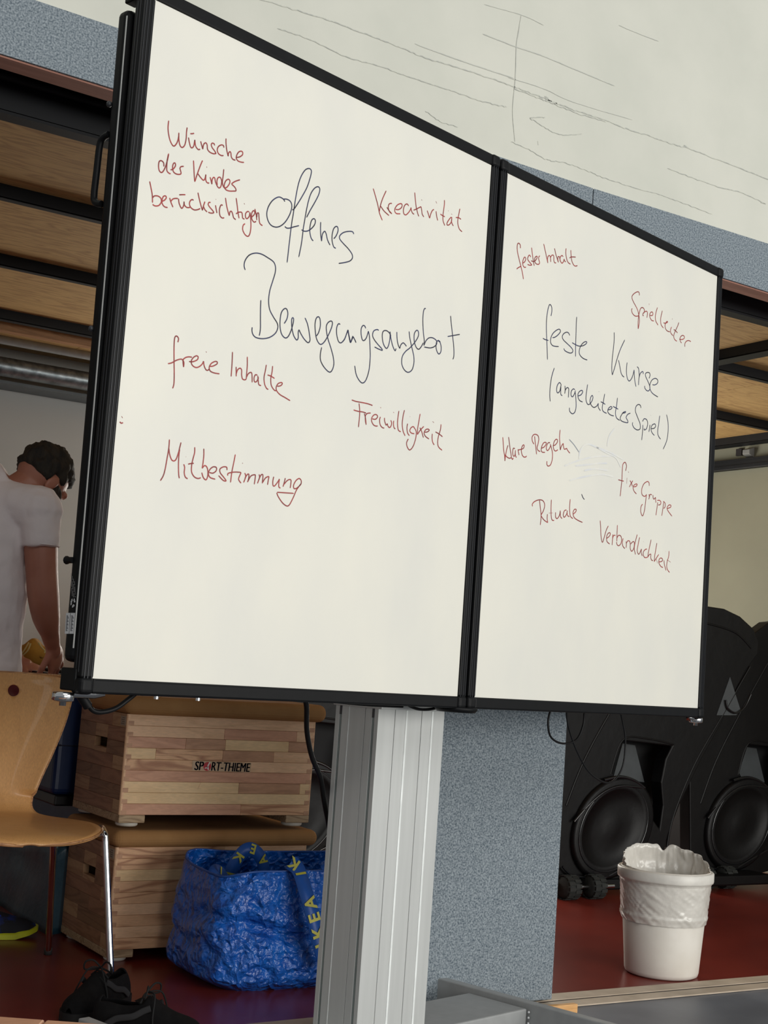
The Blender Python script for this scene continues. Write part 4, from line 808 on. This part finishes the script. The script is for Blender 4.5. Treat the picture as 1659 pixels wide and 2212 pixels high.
def lt(p, a, r, h):
    d_ = Vector((p.x-bcn.x, p.y-bcn.y, 0)); d1 = d_.normalized(); back = d1.dot(vd); rt_ = d1.dot(Vector((.84, -.53, 0)))
    t = (h-.335)/.04
    if h > .335:
        lift = .058*max(0, back+.25)**.7 if back > -.25 else .0
        lift *= (1-.38*math.exp(-((rt_-.12)/.10)**2)) ; lift += .012*max(0, -rt_-.3)
        p.z = bcn.z+.335+lift*t + .006*t*noise.noise(Vector((a*4, 0, 0)))
        p -= d1*.012*t*max(0, back)
    w = .007*noise.noise(Vector((math.cos(a)*5, math.sin(a)*5, h*20)))+.005*noise.noise(Vector((math.cos(a)*13, math.sin(a)*13, h*30)))
    return p - d1*abs(w)*1.5
MB().lathe(bcn, [(.0, .05), (.08, .05), (.115, .08)]+[(r0+(r1-r0)*h/hb-.009, h) for h in [.1+.012*i for i in range(20)]]+[(r1-.006, .335), (r1-.004, .345), (r1-.003, .355), (r1-.003, .365), (r1-.002, .375)], n=160, fn=lt).build('liner_inside', linm, wb, mods=[('SOLIDIFY', dict(thickness=.0008))])

# ================================================================== BLACK MOULDED CARTS
cp = mat('black_moulded_plastic', (10, 9, 10), .45, c2=(7, 6, 7), scale=9, spec=.25, bump=.12, bscale=16, bdist=.01)
cp2 = mat('glossy_black_edge', (20, 21, 24), .18, coat=.5)
lug = mat('lug_rubber', (38, 40, 38), .75, c2=(28, 30, 28), scale=30)
greyin = mat('panel_grey', (66, 70, 72), .6)
YC = 4.70
def cart(dx, dy=0., xmax=99., grey=True):
    c = thing('roller_cart', (4.5+dx, YC+.1, 0), 'black moulded cart with round dished disc, closest to the felt pillar', 'cart', 'black moulded roller carts')
    def V(x, y, Y=YC):
        p = ony(x, y, Y)+Vector((dx, dy, 0)); p.x = min(p.x, xmax); return p
    out = [(1196, 1905), (1196, 1450), (1300, 1380), (1400, 1312), (1480, 1303), (1525, 1309), (1565, 1315), (1600, 1332), (1628, 1358), (1640, 1388), (1638, 1412), (1612, 1448), (1585, 1500), (1560, 1560), (1516, 1640), (1470, 1735), (1445, 1800), (1432, 1850), (1400, 1898), (1340, 1915), (1250, 1912)]
    hole = [(1345, 1600), (1452, 1612), (1438, 1640), (1428, 1690), (1432, 1740), (1425, 1790), (1400, 1755), (1385, 1705), (1330, 1680), (1322, 1665)]
    import mathutils
    loops = [[V(x, y) for x, y in out], [V(x, y) for x, y in hole]]
    tri = mathutils.geometry.tessellate_polygon([[Vector((p.x, p.z, 0)) for p in l_] for l_ in loops])
    fl = loops[0]+loops[1]; b = MB(); b.add(fl+[p+Vector((0, .07, 0)) for p in fl], [tuple(t) for t in tri]+[tuple(i+len(fl) for i in t) for t in tri])
    for a0, l_ in ((0, loops[0]), (len(loops[0]), loops[1])):
        n_ = len(l_)
        for i in range(n_): b.f.append((a0+i, a0+(i+1) % n_, len(fl)+a0+(i+1) % n_, len(fl)+a0+i)); b.sm.append(False)
    b.build('side_shell', cp, c, weld=True, bevel=.012, seg=3)
    MB().prism([V(x, y, YC+.16) for x, y in [(1190, 1880), (1190, 1480), (1330, 1380), (1440, 1330), (1456, 1350), (1456, 1640), (1430, 1760), (1400, 1870)]], (0, .28, 0)).build('inner_tub', blkdark, c, bevel=.02)
    if grey: MB().prism([V(x, y, YC+.10) for x, y in [(1345, 1606), (1372, 1610), (1392, 1690), (1325, 1680)]], (0, .03, 0)).build('grey_panel', greyin, c, label='grey patch standing for light seen through the gap')
    # ribs standing proud of the shell
    for pth, r_ in (([(1222, 1740), (1262, 1640), (1322, 1530), (1400, 1400)], .007), ([(1620, 1440), (1560, 1545), (1500, 1650), (1455, 1760), (1440, 1830)], .006), ([(1480, 1338), (1540, 1350), (1590, 1368), (1622, 1400)], .006), ([(1318, 1672), (1345, 1598), (1400, 1596), (1455, 1608)], .005)):
        MB().tube(spline([V(x, y, YC+.002) for x, y in pth], 6), r_, 8).build('moulded_rib', cp, c)
    if grey: MB().prism([V(x, y, YC-.003) for x, y in [(1577, 1462), (1600, 1535), (1590, 1545), (1548, 1545)]], (0, .01, 0)).build('grey_panel', greyin, c, bevel=.003, label='grey patch standing for light seen through the gap')  # grey patch on the shell paints the light showing through a gap
    MB().tube(spline([V(x, y, YC-.012) for x, y in [(1568, 1512), (1572, 1530), (1590, 1540), (1608, 1528), (1622, 1500)]], 5), .005, 8).build('pocket_lip', cp2, c)
    # dished disc in its pocket
    dc = V(1322, 1788, YC-.004); X_ = Vector((1, 0, 0)); tl = math.radians(38)
    ux = Vector((math.cos(tl), 0, math.sin(tl))); uz = Vector((-math.sin(tl), 0, math.cos(tl)))
    def el(rx, rz, y): return [dc + ux*rx*math.cos(2*math.pi*k/48)+uz*rz*math.sin(2*math.pi*k/48)+Vector((0, y, 0)) for k in range(48)]
    rings = [el(.252, .205, .01), el(.250, .203, -.012), el(.235, .19, -.022), el(.215, .172, -.012), el(.205, .163, -.020), el(.19, .15, -.008), el(.12, .09, .004), el(.05, .04, -.004), el(.012, .01, -.006)]
    vs = [p for r_ in rings for p in r_]; b = MB(); b.add(vs, [(i*48+j, i*48+(j+1) % 48, (i+1)*48+(j+1) % 48, (i+1)*48+j) for i in range(len(rings)-1) for j in range(48)]+[tuple(8*48+j for j in range(48))], True)
    dk = b.build('round_disc', cp, c)
    MB().tube([p for p in el(.213, .17, -.014)], .0035, 6, closed=True).build('disc_ring', cp2, dk)
    arc = [V(x, y, YC-.02) for x, y in [(1240, 1775), (1275, 1735), (1310, 1708), (1345, 1698), (1392, 1702)]]
    MB().tube(spline(arc, 5), .006, 8).build('pocket_lip', cp2, c)
    arc = [V(x, y, YC-.02) for x, y in [(1215, 1872), (1235, 1890), (1280, 1897), (1306, 1896), (1345, 1875), (1390, 1850)]]
    MB().tube(spline(arc, 5), .005, 8).build('pocket_lip', cp2, c)
    arc = [V(x, y, YC-.02) for x, y in [(1305, 1685), (1340, 1678), (1370, 1686), (1392, 1702)]]
    MB().tube(spline(arc, 5), .007, 8).build('pocket_lip', cp2, c)
    # axle with two lugged wheels
    for k, (wx, wy) in enumerate(((1228, 1922), (1283, 1922))):
        w0 = V(wx, wy, YC-.05); w0.z = .052
        b = MB().lathe(w0-Vector((.036, 0, 0)), [(0, .0), (.030, .0), (.046, .006), (.048, .018), (.048, .054), (.046, .066), (.030, .072), (0, .072)], (1, 0, 0), 24)
        for q_ in range(14):
            for s_ in (0, 1):
                a_ = 2*math.pi*(q_+.5*s_)/14; cc_ = w0+Vector((-.017+.034*s_, math.cos(a_)*.047, math.sin(a_)*.047)); rd = Vector((0, math.cos(a_), math.sin(a_))); tg = Vector((0, -math.sin(a_), math.cos(a_)))
                b.obox(cc_-tg*.008-Vector((.016, 0, 0)), tg*.016, (.032, 0, 0), rd*.005)
        wv = b.build('lug_wheel', lug, c)
        MB().lathe(w0+Vector((.036, 0, 0)), [(.02, 0), (.016, .006), (0, .006)], (1, 0, 0), 16).build('hub', cp2, wv)
    a_, b_ = V(1215, 1922, YC-.05), V(1325, 1922, YC-.05); a_.z = b_.z = .052
    MB().tube([a_, b_], .009, 10).build('axle', chrome, c)
    MB().box(a_.x-.02, b_.x+.10, YC-.02, YC+.3, .028, .075).build('chassis', cp, c, bevel=.008)
    return c
c1 = cart(0)
c2_ = cart(.927, .12, 5.70)
c2_['label'] = 'black moulded cart with dished disc behind the waste bin, at the right edge'
c3_ = cart(-1.35, .45, 99., False)
c3_['label'] = 'black moulded cart in the dark gap between wooden boxes and grey column'
# ================================================================== MAN
skin = mat('skin', (176, 120, 98), .5, c2=(164, 106, 86), scale=9, bump=.06, bscale=120)
skin.node_tree.nodes['Principled BSDF'].inputs['Subsurface Weight'].default_value = .08
shirtm = mat('white_tshirt', (236, 228, 228), .9, c2=(228, 220, 220), scale=6, bump=.5, bscale=9, bdist=.02)
hairm = mat('dark_brown_hair', (44, 36, 24), .8, c2=(18, 15, 12), scale=60, stretch=(1, 1, .25), bump=.8, bscale=80, bdist=.008)
redsh = mat('dark_red_shorts', (96, 14, 28), .8, bump=.3, bscale=14, bdist=.01)
ZM = 4.45
cR = R @ Vector((1, 0, 0)); cR = Vector((cR.x, cR.y, 0)).normalized(); cFw = Vector((-cR.y, cR.x, 0))
def Q(x, y, f=0.): return atd(x, y, ZM+f)
man = thing('person', tuple(Vector((Q(-70, 1400).x, Q(-70, 1400).y, 0))), 'dark-haired man in white t-shirt and red shorts bending over the mats', 'person')
def loft(mb, rings, n=20):
    """rings: (centre, rx along right axis, ry along forward axis, tangent)"""
    vs = []
    for c, rx, ry, t in rings:
        t = Vector(t).normalized(); u = (cR - t*cR.dot(t)).normalized(); v = t.cross(u)
        vs.append([c+u*rx*math.cos(2*math.pi*j/n)+v*ry*math.sin(2*math.pi*j/n) for j in range(n)])
    fl = [p for r_ in vs for p in r_]; k = len(vs)
    mb.add(fl, [(i*n+j, i*n+(j+1) % n, (i+1)*n+(j+1) % n, (i+1)*n+j) for i in range(k-1) for j in range(n)]+[tuple(range(n-1, -1, -1)), tuple((k-1)*n+j for j in range(n))], True)
    return mb
def chain(mb, pts, rad, n=16, k=5):
    q = spline([Vector(p) for p in pts], k); m_ = len(pts); rr = []
    for i in range(len(q)):
        t = i/k; a_ = min(int(t), m_-2); f = t-a_; r0_, r1_ = rad[a_], rad[a_+1]; rr.append(r0_+(r1_-r0_)*f)
    mb.tube(q, rr, n); mb.ball(q[0], rr[0], 12); mb.ball(q[-1], rr[-1], 12); return mb
body = MB()
# trunk: hips, waist, chest, rounded upper back
body_r = [(Q(-62, 1462, .0), .150, .115), (Q(-62, 1420, .0), .155, .118), (Q(-58, 1330, .0), .142, .105), (Q(-52, 1230, .02), .148, .108), (Q(-45, 1150, .05), .165, .112), (Q(-32, 1085, .09), .170, .105), (Q(-8, 1052, .12), .12, .085), (Q(15, 1040, .14), .06, .05)]
rg = []
for i, (c, a_, b_) in enumerate(body_r):
    t = body_r[min(i+1, 7)][0]-body_r[max(i-1, 0)][0]; rg.append((c, a_, b_, t))
loft(body, rg)
chain(body, [Q(5, 1090, .07), Q(34, 1066, .09), Q(62, 1050, .10), Q(88, 1038, .12)], [.062, .060, .061, .056])
# head with face, tilted down towards the stack
hc = Q(91, 1038, .13)
hup = (cR*.46 + UZ*.70 + cFw*.50).normalized(); hfw = (cR*.36 + UZ*-.72 + cFw*.55); hfw = (hfw-hup*hfw.dot(hup)).normalized(); hrt = hfw.cross(hup).normalized()
def H(f, u, r): return hc + hfw*f + hup*u + hrt*r
body.ball(H(-.012, .018, 0), (.074, .094, .092), 28, 16, hrt, hfw, hup)
body.ball(H(.030, -.045, 0), (.056, .062, .070), 20, 12, hrt, hfw, hup)
body.ball(H(.062, -.092, 0), (.030, .026, .022), 14, 8, hrt, hfw, hup)       # chin
body.ball(H(.076, .022, 0), (.052, .022, .014), 14, 8, hrt, hfw, hup)        # brow
body.tube([H(.084, .012, 0), H(.098, -.015, 0), H(.108, -.032, 0), H(.088, -.042, 0)], [.008, .010, .015, .008], 10)
for s_ in (-1, 1):
    body.ball(H(.060, -.022, s_*.040), (.024, .022, .022), 12, 8, hrt, hfw, hup)  # cheek
    body.ball(H(.074, .002, s_*.031), (.013, .011, .010), 12, 8, hrt, hfw, hup)   # eyelid
    body.ball(H(-.008, -.018, s_*.078), (.008, .020, .032), 14, 8, hrt, (hfw-hup*.25), (hup+hfw*.25))
    body.ball(H(-.004, -.044, s_*.074), (.007, .010, .012), 10, 6, hrt, hfw, hup)
body.tube([H(.092, -.062, -.022), H(.100, -.060, 0), H(.092, -.062, .022)], [.005, .008, .005], 8)
body.tube([H(.088, -.071, -.018), H(.096, -.071, 0), H(.088, -.071, .018)], [.005, .008, .005], 8)
# right arm
SHR, ELR, WRR = Q(82, 1092, .04), Q(94, 1292, .0), Q(113, 1392, .10)
chain(body, [Q(35, 1105, .05), SHR, Q(87, 1160, .02), Q(90, 1230, .0), ELR, Q(100, 1335, .03), Q(108, 1368, .07), WRR], [.062, .062, .055, .051, .050, .044, .031, .0255], 18)
# left arm, reaching behind the trunk
ELL, WRL = Q(-20, 1330, .40), Q(40, 1432, .46)
chain(body, [Q(-60, 1100, .16), Q(-50, 1130, .26), Q(-38, 1220, .34), ELL, Q(8, 1385, .44), WRL], [.075, .068, .052, .047, .036, .026], 16)
# legs
FR_ = onz(10, 2020, .07); FL_ = FR_ + Vector((-.32, .30, 0))
kn = lambda h_, f_: h_.lerp(f_, .5) + Vector((-.04, -.02, .02))
for h_, f_ in ((Q(-35, 1450, -.02), FR_ + Vector((-.12, .02, .03))), (Q(-110, 1450, .06), FL_ + Vector((-.1, 0, .03)))):
    k_ = kn(h_, f_); chain(body, [h_, h_.lerp(k_, .45), k_, k_.lerp(f_, .35), k_.lerp(f_, .8), f_], [.09, .082, .056, .055, .038, .036], 16)
# hands: palm, four unequal fingers, side thumb
def hand(mb, wr, dirv, nrm, side, curl, sc=1.0, spread=.12):
    d_ = Vector(dirv).normalized(); n_ = Vector(nrm); n_ = (n_-d_*n_.dot(d_)).normalized(); s_ = d_.cross(n_).normalized()*side
    pc = wr + d_*.048*sc
    mb.ball(pc, (.038*sc, .050*sc, .016*sc), 18, 10, s_, d_, n_)
    mb.tube([wr-d_*.01, wr+d_*.02, wr+d_*.04], [.024, .026, .024], 12)
    for k_, (ln, of) in enumerate(((.070, .028), (.078, .010), (.073, -.009), (.058, -.026))):
        b0 = wr + d_*.078*sc + s_*of*sc; dd = (d_+s_*(spread*(1.5-k_)*.6)).normalized(); pts = [b0-d_*.02, b0]; p = b0
        for j_ in range(3):
            ang = curl*(j_+1); dv = (dd*math.cos(ang)-n_*math.sin(ang)); p = p + dv*ln*sc*(.45, .31, .24)[j_]; pts.append(p)
        mb.tube(pts, [.0095, .009, .0085, .0078, .0066], 10); mb.ball(pts[-1], .0066, 8)
    t0 = wr + d_*.028*sc + s_*.026*sc; t1 = t0 + (d_*.6+s_*.75-n_*.2).normalized()*.038*sc; t2 = t1 + (d_*.85+s_*.4-n_*.35).normalized()*.03*sc; t3 = t2+(d_*.9-n_*.5).normalized()*.022*sc
    mb.tube([wr+d_*.012+s_*.01, t0, t1, t2, t3], [.014, .013, .0105, .0095, .007], 10); mb.ball(t3, .007, 8)
hand(body, WRR, (Q(124, 1449, .16)-WRR), (cR*.75-cFw*.6+UZ*.25), 1, .26, 1.08, .3)
hand(body, WRL, (Q(80, 1446, .46)-WRL), (UZ+cFw*-.3), 1, .30, .9)
bo_ = body.build('body', skin, man, mods=[('REMESH', dict(mode='VOXEL', voxel_size=.0045, use_smooth_shade=True)), ('SMOOTH', dict(factor=.5, iterations=3))])
# eyes
for s_ in (-1, 1):
    MB().ball(H(.0795, .001, s_*.031), .0085, 10).build('eye', mat('eye_white', (210, 206, 200), .3), man)
# hair: scalp cap, sides, beard
def hairw(mb, amt=.010, sc=38):
    for v in mb.v:
        w = noise.noise(Vector((v.x*sc, v.y*sc, v.z*sc)))+.6*noise.noise(Vector((v.x*sc*2.3, v.y*sc*2.3, v.z*sc*2.3+4)))
        d_ = (v-hc).normalized(); v += d_*amt*w
hb_ = MB(); n1, n2 = 90, 46
for i in range(n2+1):
    t = math.pi*i/n2
    for j in range(n1):
        a_ = 2*math.pi*j/n1; sx_, sf, su = math.sin(t)*math.cos(a_), math.sin(t)*math.sin(a_), math.cos(t)
        r_ = 1.0
        low = -.30 if sf < -.1 else (-.05 if sf < .45 else .38)      # hairline: nape, ears, forehead
        if sf < -.1: low = -.42
        k_ = 1.0 if su > low else max(.80, 1.0-(low-su)*1.6)
        p = hc + hrt*sx_*.083*k_ + hfw*(sf*.105*k_-.012) + hup*(su*.106*k_+.022)
        hb_.v.append(p)
for i in range(n2):
    for j in range(n1): hb_.f.append((i*n1+j, i*n1+(j+1) % n1, (i+1)*n1+(j+1) % n1, (i+1)*n1+j)); hb_.sm.append(True)
hairw(hb_, .009)
hb_.build('hair', hairm, man)
bb_ = MB()
for s_ in (-1, 1):
    bb_.ball(H(.030, -.045, s_*.062), (.015, .042, .052), 16, 10, hrt, hfw, hup)
bb_.ball(H(.064, -.092, 0), (.042, .038, .030), 24, 14, hrt, hfw, hup)
bb_.ball(H(.050, -.078, 0), (.058, .044, .030), 24, 14, hrt, hfw, hup)
hairw(bb_, .006, 60)
bb_.build('beard', hairm, man, mods=[('REMESH', dict(mode='VOXEL', voxel_size=.004, use_smooth_shade=True))])
# t-shirt
sh_ = MB()
tr_ = [(Q(-60, 1462), .160, .128), (Q(-60, 1430), .158, .128), (Q(-58, 1350, .0), .158, .122), (Q(-55, 1290, .01), .172, .122), (Q(-55, 1220, .02), .168, .125), (Q(-48, 1150, .05), .172, .127), (Q(-35, 1085, .08), .178, .120), (Q(-10, 1058, .10), .135, .100), (Q(8, 1052, .10), .098, .084), (Q(24, 1045, .105), .074, .070)]
rg = []
for i, (c, a_, b_) in enumerate(tr_):
    t = tr_[min(i+1, 9)][0]-tr_[max(i-1, 0)][0]
    if i == 0: t = UZ
    rg.append((c, a_, b_, t))
loft(sh_, rg, 28)
chain(sh_, [Q(-5, 1090, .07), Q(42, 1096, .05), Q(82, 1102, .03)], [.088, .084, .080], 20)
loft(sh_, [(Q(20, 1095, .07), .085, .09, (1, 0, -.3)), (Q(50, 1090, .06), .085, .085, (1, 0, -.6)), (Q(76, 1100, .04), .082, .08, (.3, 0, -1)), (Q(86, 1140, .02), .066, .07, (0, 0, -1)), (Q(88, 1165, .01), .062, .066, (0, 0, -1)), (Q(88, 1181, .01), .061, .066, (.05, 0, -1))], 24)
loft(sh_, [(Q(-60, 1100, .14), .09, .09, (-.3, .5, -.5)), (Q(-52, 1130, .24), .085, .08, (0, .3, -1)), (Q(-44, 1180, .30), .066, .066, (0, .2, -1)), (Q(-40, 1205, .32), .064, .066, (0, .2, -1))], 24)
sho = sh_.build('tshirt', shirtm, man, mods=[('REMESH', dict(mode='VOXEL', voxel_size=.006, use_smooth_shade=True)), ('SMOOTH', dict(factor=.6, iterations=4))])
tx = bpy.data.textures.new('folds', 'CLOUDS'); tx.noise_scale = .09; tx.noise_depth = 2
dm = sho.modifiers.new('folds', 'DISPLACE'); dm.texture = tx; dm.strength = .016; dm.mid_level = .5
def ringpts(c, rx, ry, t, n=36):
    t = Vector(t).normalized(); u = (cR-t*cR.dot(t)).normalized(); v = t.cross(u)
    return [c+u*rx*math.cos(2*math.pi*j/n)+v*ry*math.sin(2*math.pi*j/n) for j in range(n)]
MB().tube(ringpts(Q(88, 1177, .01), .0575, .062, (0, 0, -1)), .003, 8, closed=True).build('sleeve_hem', shirtm, man)
# shorts
so = MB()
for h_, f_ in ((Q(-35, 1450, -.02), FR_), (Q(-110, 1450, .06), FL_)):
    k_ = kn(h_, f_); chain(so, [h_-UZ*.06, h_.lerp(k_, .5), k_+UZ*.06], [.104, .108, .10], 20)
loft(so, [(Q(-60, 1452), .150, .120, UZ), (Q(-60, 1480), .17, .14, UZ), (Q(-62, 1530), .16, .14, UZ)], 24)
so.build('shorts', redsh, man, mods=[('REMESH', dict(mode='VOXEL', voxel_size=.008, use_smooth_shade=True))])
# his running shoes
def runshoe(toe, heel, parent):
    d_ = (toe-heel); ln = d_.length; d_.normalize(); s_ = Vector((-d_.y, d_.x, 0))
    up_ = MB(); secs = [(0, .030, .075), (.08, .040, .095), (.22, .044, .100), (.38, .044, .088), (.55, .047, .068), (.72, .050, .052), (.88, .042, .040), (.97, .024, .026), (1.0, .008, .012)]
    vs = []; n = 20
    for t, w, h_ in secs:
        for j in range(n):
            a_ = math.pi*2*j/n; vs.append(heel+d_*ln*t+s_*w*math.cos(a_)+UZ*(.014+h_*max(-.02, math.sin(a_))))
    up_.add(vs, [(i*n+j, i*n+(j+1) % n, (i+1)*n+(j+1) % n, (i+1)*n+j) for i in range(len(secs)-1) for j in range(n)]+[tuple(range(n)), tuple((len(secs)-1)*n+j for j in range(n))], True)
    u_ = up_.build('shoe', mat('black_knit', (20, 22, 32), .8, c2=(14, 34, 96), scale=26, lo=.36, hi=.48), parent)
    so_ = MB(); vs = []
    for z in (.0, .024):
        for t, w, _ in secs: pass
    L_ = [heel+d_*ln*t+s_*(w+.004)+UZ*(.010*max(0, t-.75)/.25*2) for t, w, _ in secs]+[heel+d_*ln*t-s_*(w+.004)+UZ*(.010*max(0, t-.75)/.25*2) for t, w, _ in reversed(secs)]
    so_.prism([p+UZ*.001 for p in L_], UZ*.015, True); so_.build('shoe_sole', mat('neon_yellow_sole', (206, 214, 40), .5), u_, label='bright yellow sole')
    for k_ in range(4):
        p = heel+d_*ln*(.42+.07*k_)+UZ*(.022+.088-.018*k_); MB().tube([p-s_*.026-UZ*.006, p+UZ*.004, p+s_*.026-UZ*.006], .003, 6).build('shoelace', mat('blue_lace', (30, 70, 190), .6), u_)
toe = onz(79, 2022, 0); runshoe(toe, toe+Vector((-.285, .03, 0)), man); t2_ = FL_.copy(); t2_.z = 0; runshoe(t2_+Vector((.10, 0, 0)), t2_+Vector((-.18, .02, 0)), man)

# ================================================================== BLACK SHOES
cv = mat('black_canvas', (20, 19, 20), .9, c2=(14, 13, 14), scale=40, spec=.2, bump=.2, bscale=220)
cvs = mat('black_rubber_sole', (14, 14, 15), .7); grs = mat('dark_grey_stripe', (44, 44, 46), .8); lin_ = mat('shoe_lining', (40, 40, 42), .6); lacem = mat('black_lace', (16, 16, 17), .8)
def lowshoe(toe, heel, label, flip):
    d_ = (toe-heel); ln = d_.length; d_.normalize(); s_ = Vector((-d_.y, d_.x, 0)); t = thing('canvas_shoe', tuple((toe+heel)/2), label, 'shoe', 'pair of black lace-up shoes')
    secs = [(0, .022, .060), (.05, .034, .068), (.15, .040, .072), (.28, .041, .068), (.40, .042, .074), (.50, .045, .080), (.60, .047, .066), (.72, .048, .052), (.85, .043, .045), (.94, .030, .036), (1.0, .010, .018)]
    secs = [tuple(v) for v in spline([Vector(x) for x in secs], 3)]
    n = 28; vs = []
    def ht(tt, h_, sn):
        return h_
    for tt, w, h_ in secs:
        for j in range(n):
            a_ = 2*math.pi*j/n; sn = math.sin(a_); cs = math.cos(a_)
            z = .020 + h_*max(-.02, math.copysign(abs(sn)**.8, sn))
            vs.append(heel+d_*ln*tt+s_*w*math.copysign(abs(cs)**.8, cs)*(1-.38*max(0, sn)**2)+UZ*z)
    b = MB(); fs = []
    for i in range(len(secs)-1):
        for j in range(n):
            tm = (secs[i][0]+secs[i+1][0])/2; am = math.sin(2*math.pi*(j+.5)/n)
            if .04 < tm < .46 and am > .80: continue                      # foot opening
            fs.append((i*n+j, i*n+(j+1) % n, (i+1)*n+(j+1) % n, (i+1)*n+j))
    b.add(vs, fs+[tuple(range(n))], True)
    up_ = b.build('upper', cv, t, mods=[('SOLIDIFY', dict(thickness=.005, offset=-1)), ('SUBSURF', dict(levels=1, render_levels=1))])
    MB().prism([heel+d_*ln*tt+s_*(w+.003)+UZ*.0 for tt, w, _ in secs]+[heel+d_*ln*tt-s_*(w+.003) for tt, w, _ in reversed(secs)], UZ*.024, True).build('sole', cvs, t)
    MB().prism([heel+d_*ln*tt+s_*(w-.01)+UZ*.026 for tt, w, _ in secs[:16]]+[heel+d_*ln*tt-s_*(w-.01)+UZ*.026 for tt, w, _ in reversed(secs[:16])], UZ*.004, True).build('insole', lin_, t)
    MB().prism([heel+d_*ln*.42+s_*.02+UZ*.082, heel+d_*ln*.42-s_*.02+UZ*.082, heel+d_*ln*.62-s_*.02+UZ*.075, heel+d_*ln*.62+s_*.02+UZ*.075], UZ*.006+d_*-.012).build('tongue', cv, t, bevel=.002)
    for sd in (-1, 1):                                                     # side stripe
        q = []
        for tt, zz in ((.18, .030), (.26, .046), (.34, .052), (.42, .058), (.50, .072), (.56, .080)):
            w = .0425 if tt < .45 else .043; q.append(heel+d_*ln*tt+s_*sd*(w*(1-.38*((zz-.02)/.07)**2)+.0045)+UZ*zz)
        MB().tube(spline(q, 4), [(.0025, .008)]*(len(spline(q, 4))), 8, flat=tuple(s_)).build('side_stripe', grs, t)
    for k_ in range(4):
        p = heel+d_*ln*(.45+.055*k_)+UZ*(.098-.011*k_)
        MB().tube([p-s_*.028-UZ*.012, p-s_*.012+UZ*.002, p+s_*.012+d_*.012+UZ*.002, p+s_*.028+d_*.012-UZ*.012], .0026, 6).build('lace', lacem, t)
    k0 = heel+d_*ln*.46+UZ*.108
    for sd in (-1, 1):
        lp = [k0, k0+s_*sd*.018+UZ*.018+d_*.01, k0+s_*sd*.036+UZ*.014+d_*.018, k0+s_*sd*.040-UZ*.006+d_*.014, k0+s_*sd*.02-UZ*.006, k0]
        MB().tube(spline(lp, 5), .0024, 6).build('lace', lacem, t)
        MB().tube(spline([k0, k0+s_*sd*.02+d_*.03, k0+s_*sd*.044+d_*.04-UZ*.05, k0+s_*sd*.052+d_*.05-UZ*.08], 5), .0022, 6).build('lace', lacem, t)
    return t
h1 = onz(205, 2225, 0); t1 = onz(436, 2262, 0)
d_ = (t1-h1).normalized(); lowshoe(h1+d_*.285, h1, 'right-hand black canvas shoe pointing right, grey side stripe', 1)
h2 = onz(262, 2160, 0); t2 = onz(80, 2240, 0); d_ = (t2-h2).normalized(); lowshoe(h2+d_*.285, h2, 'left-hand black canvas shoe pointing towards the lower left', 1)
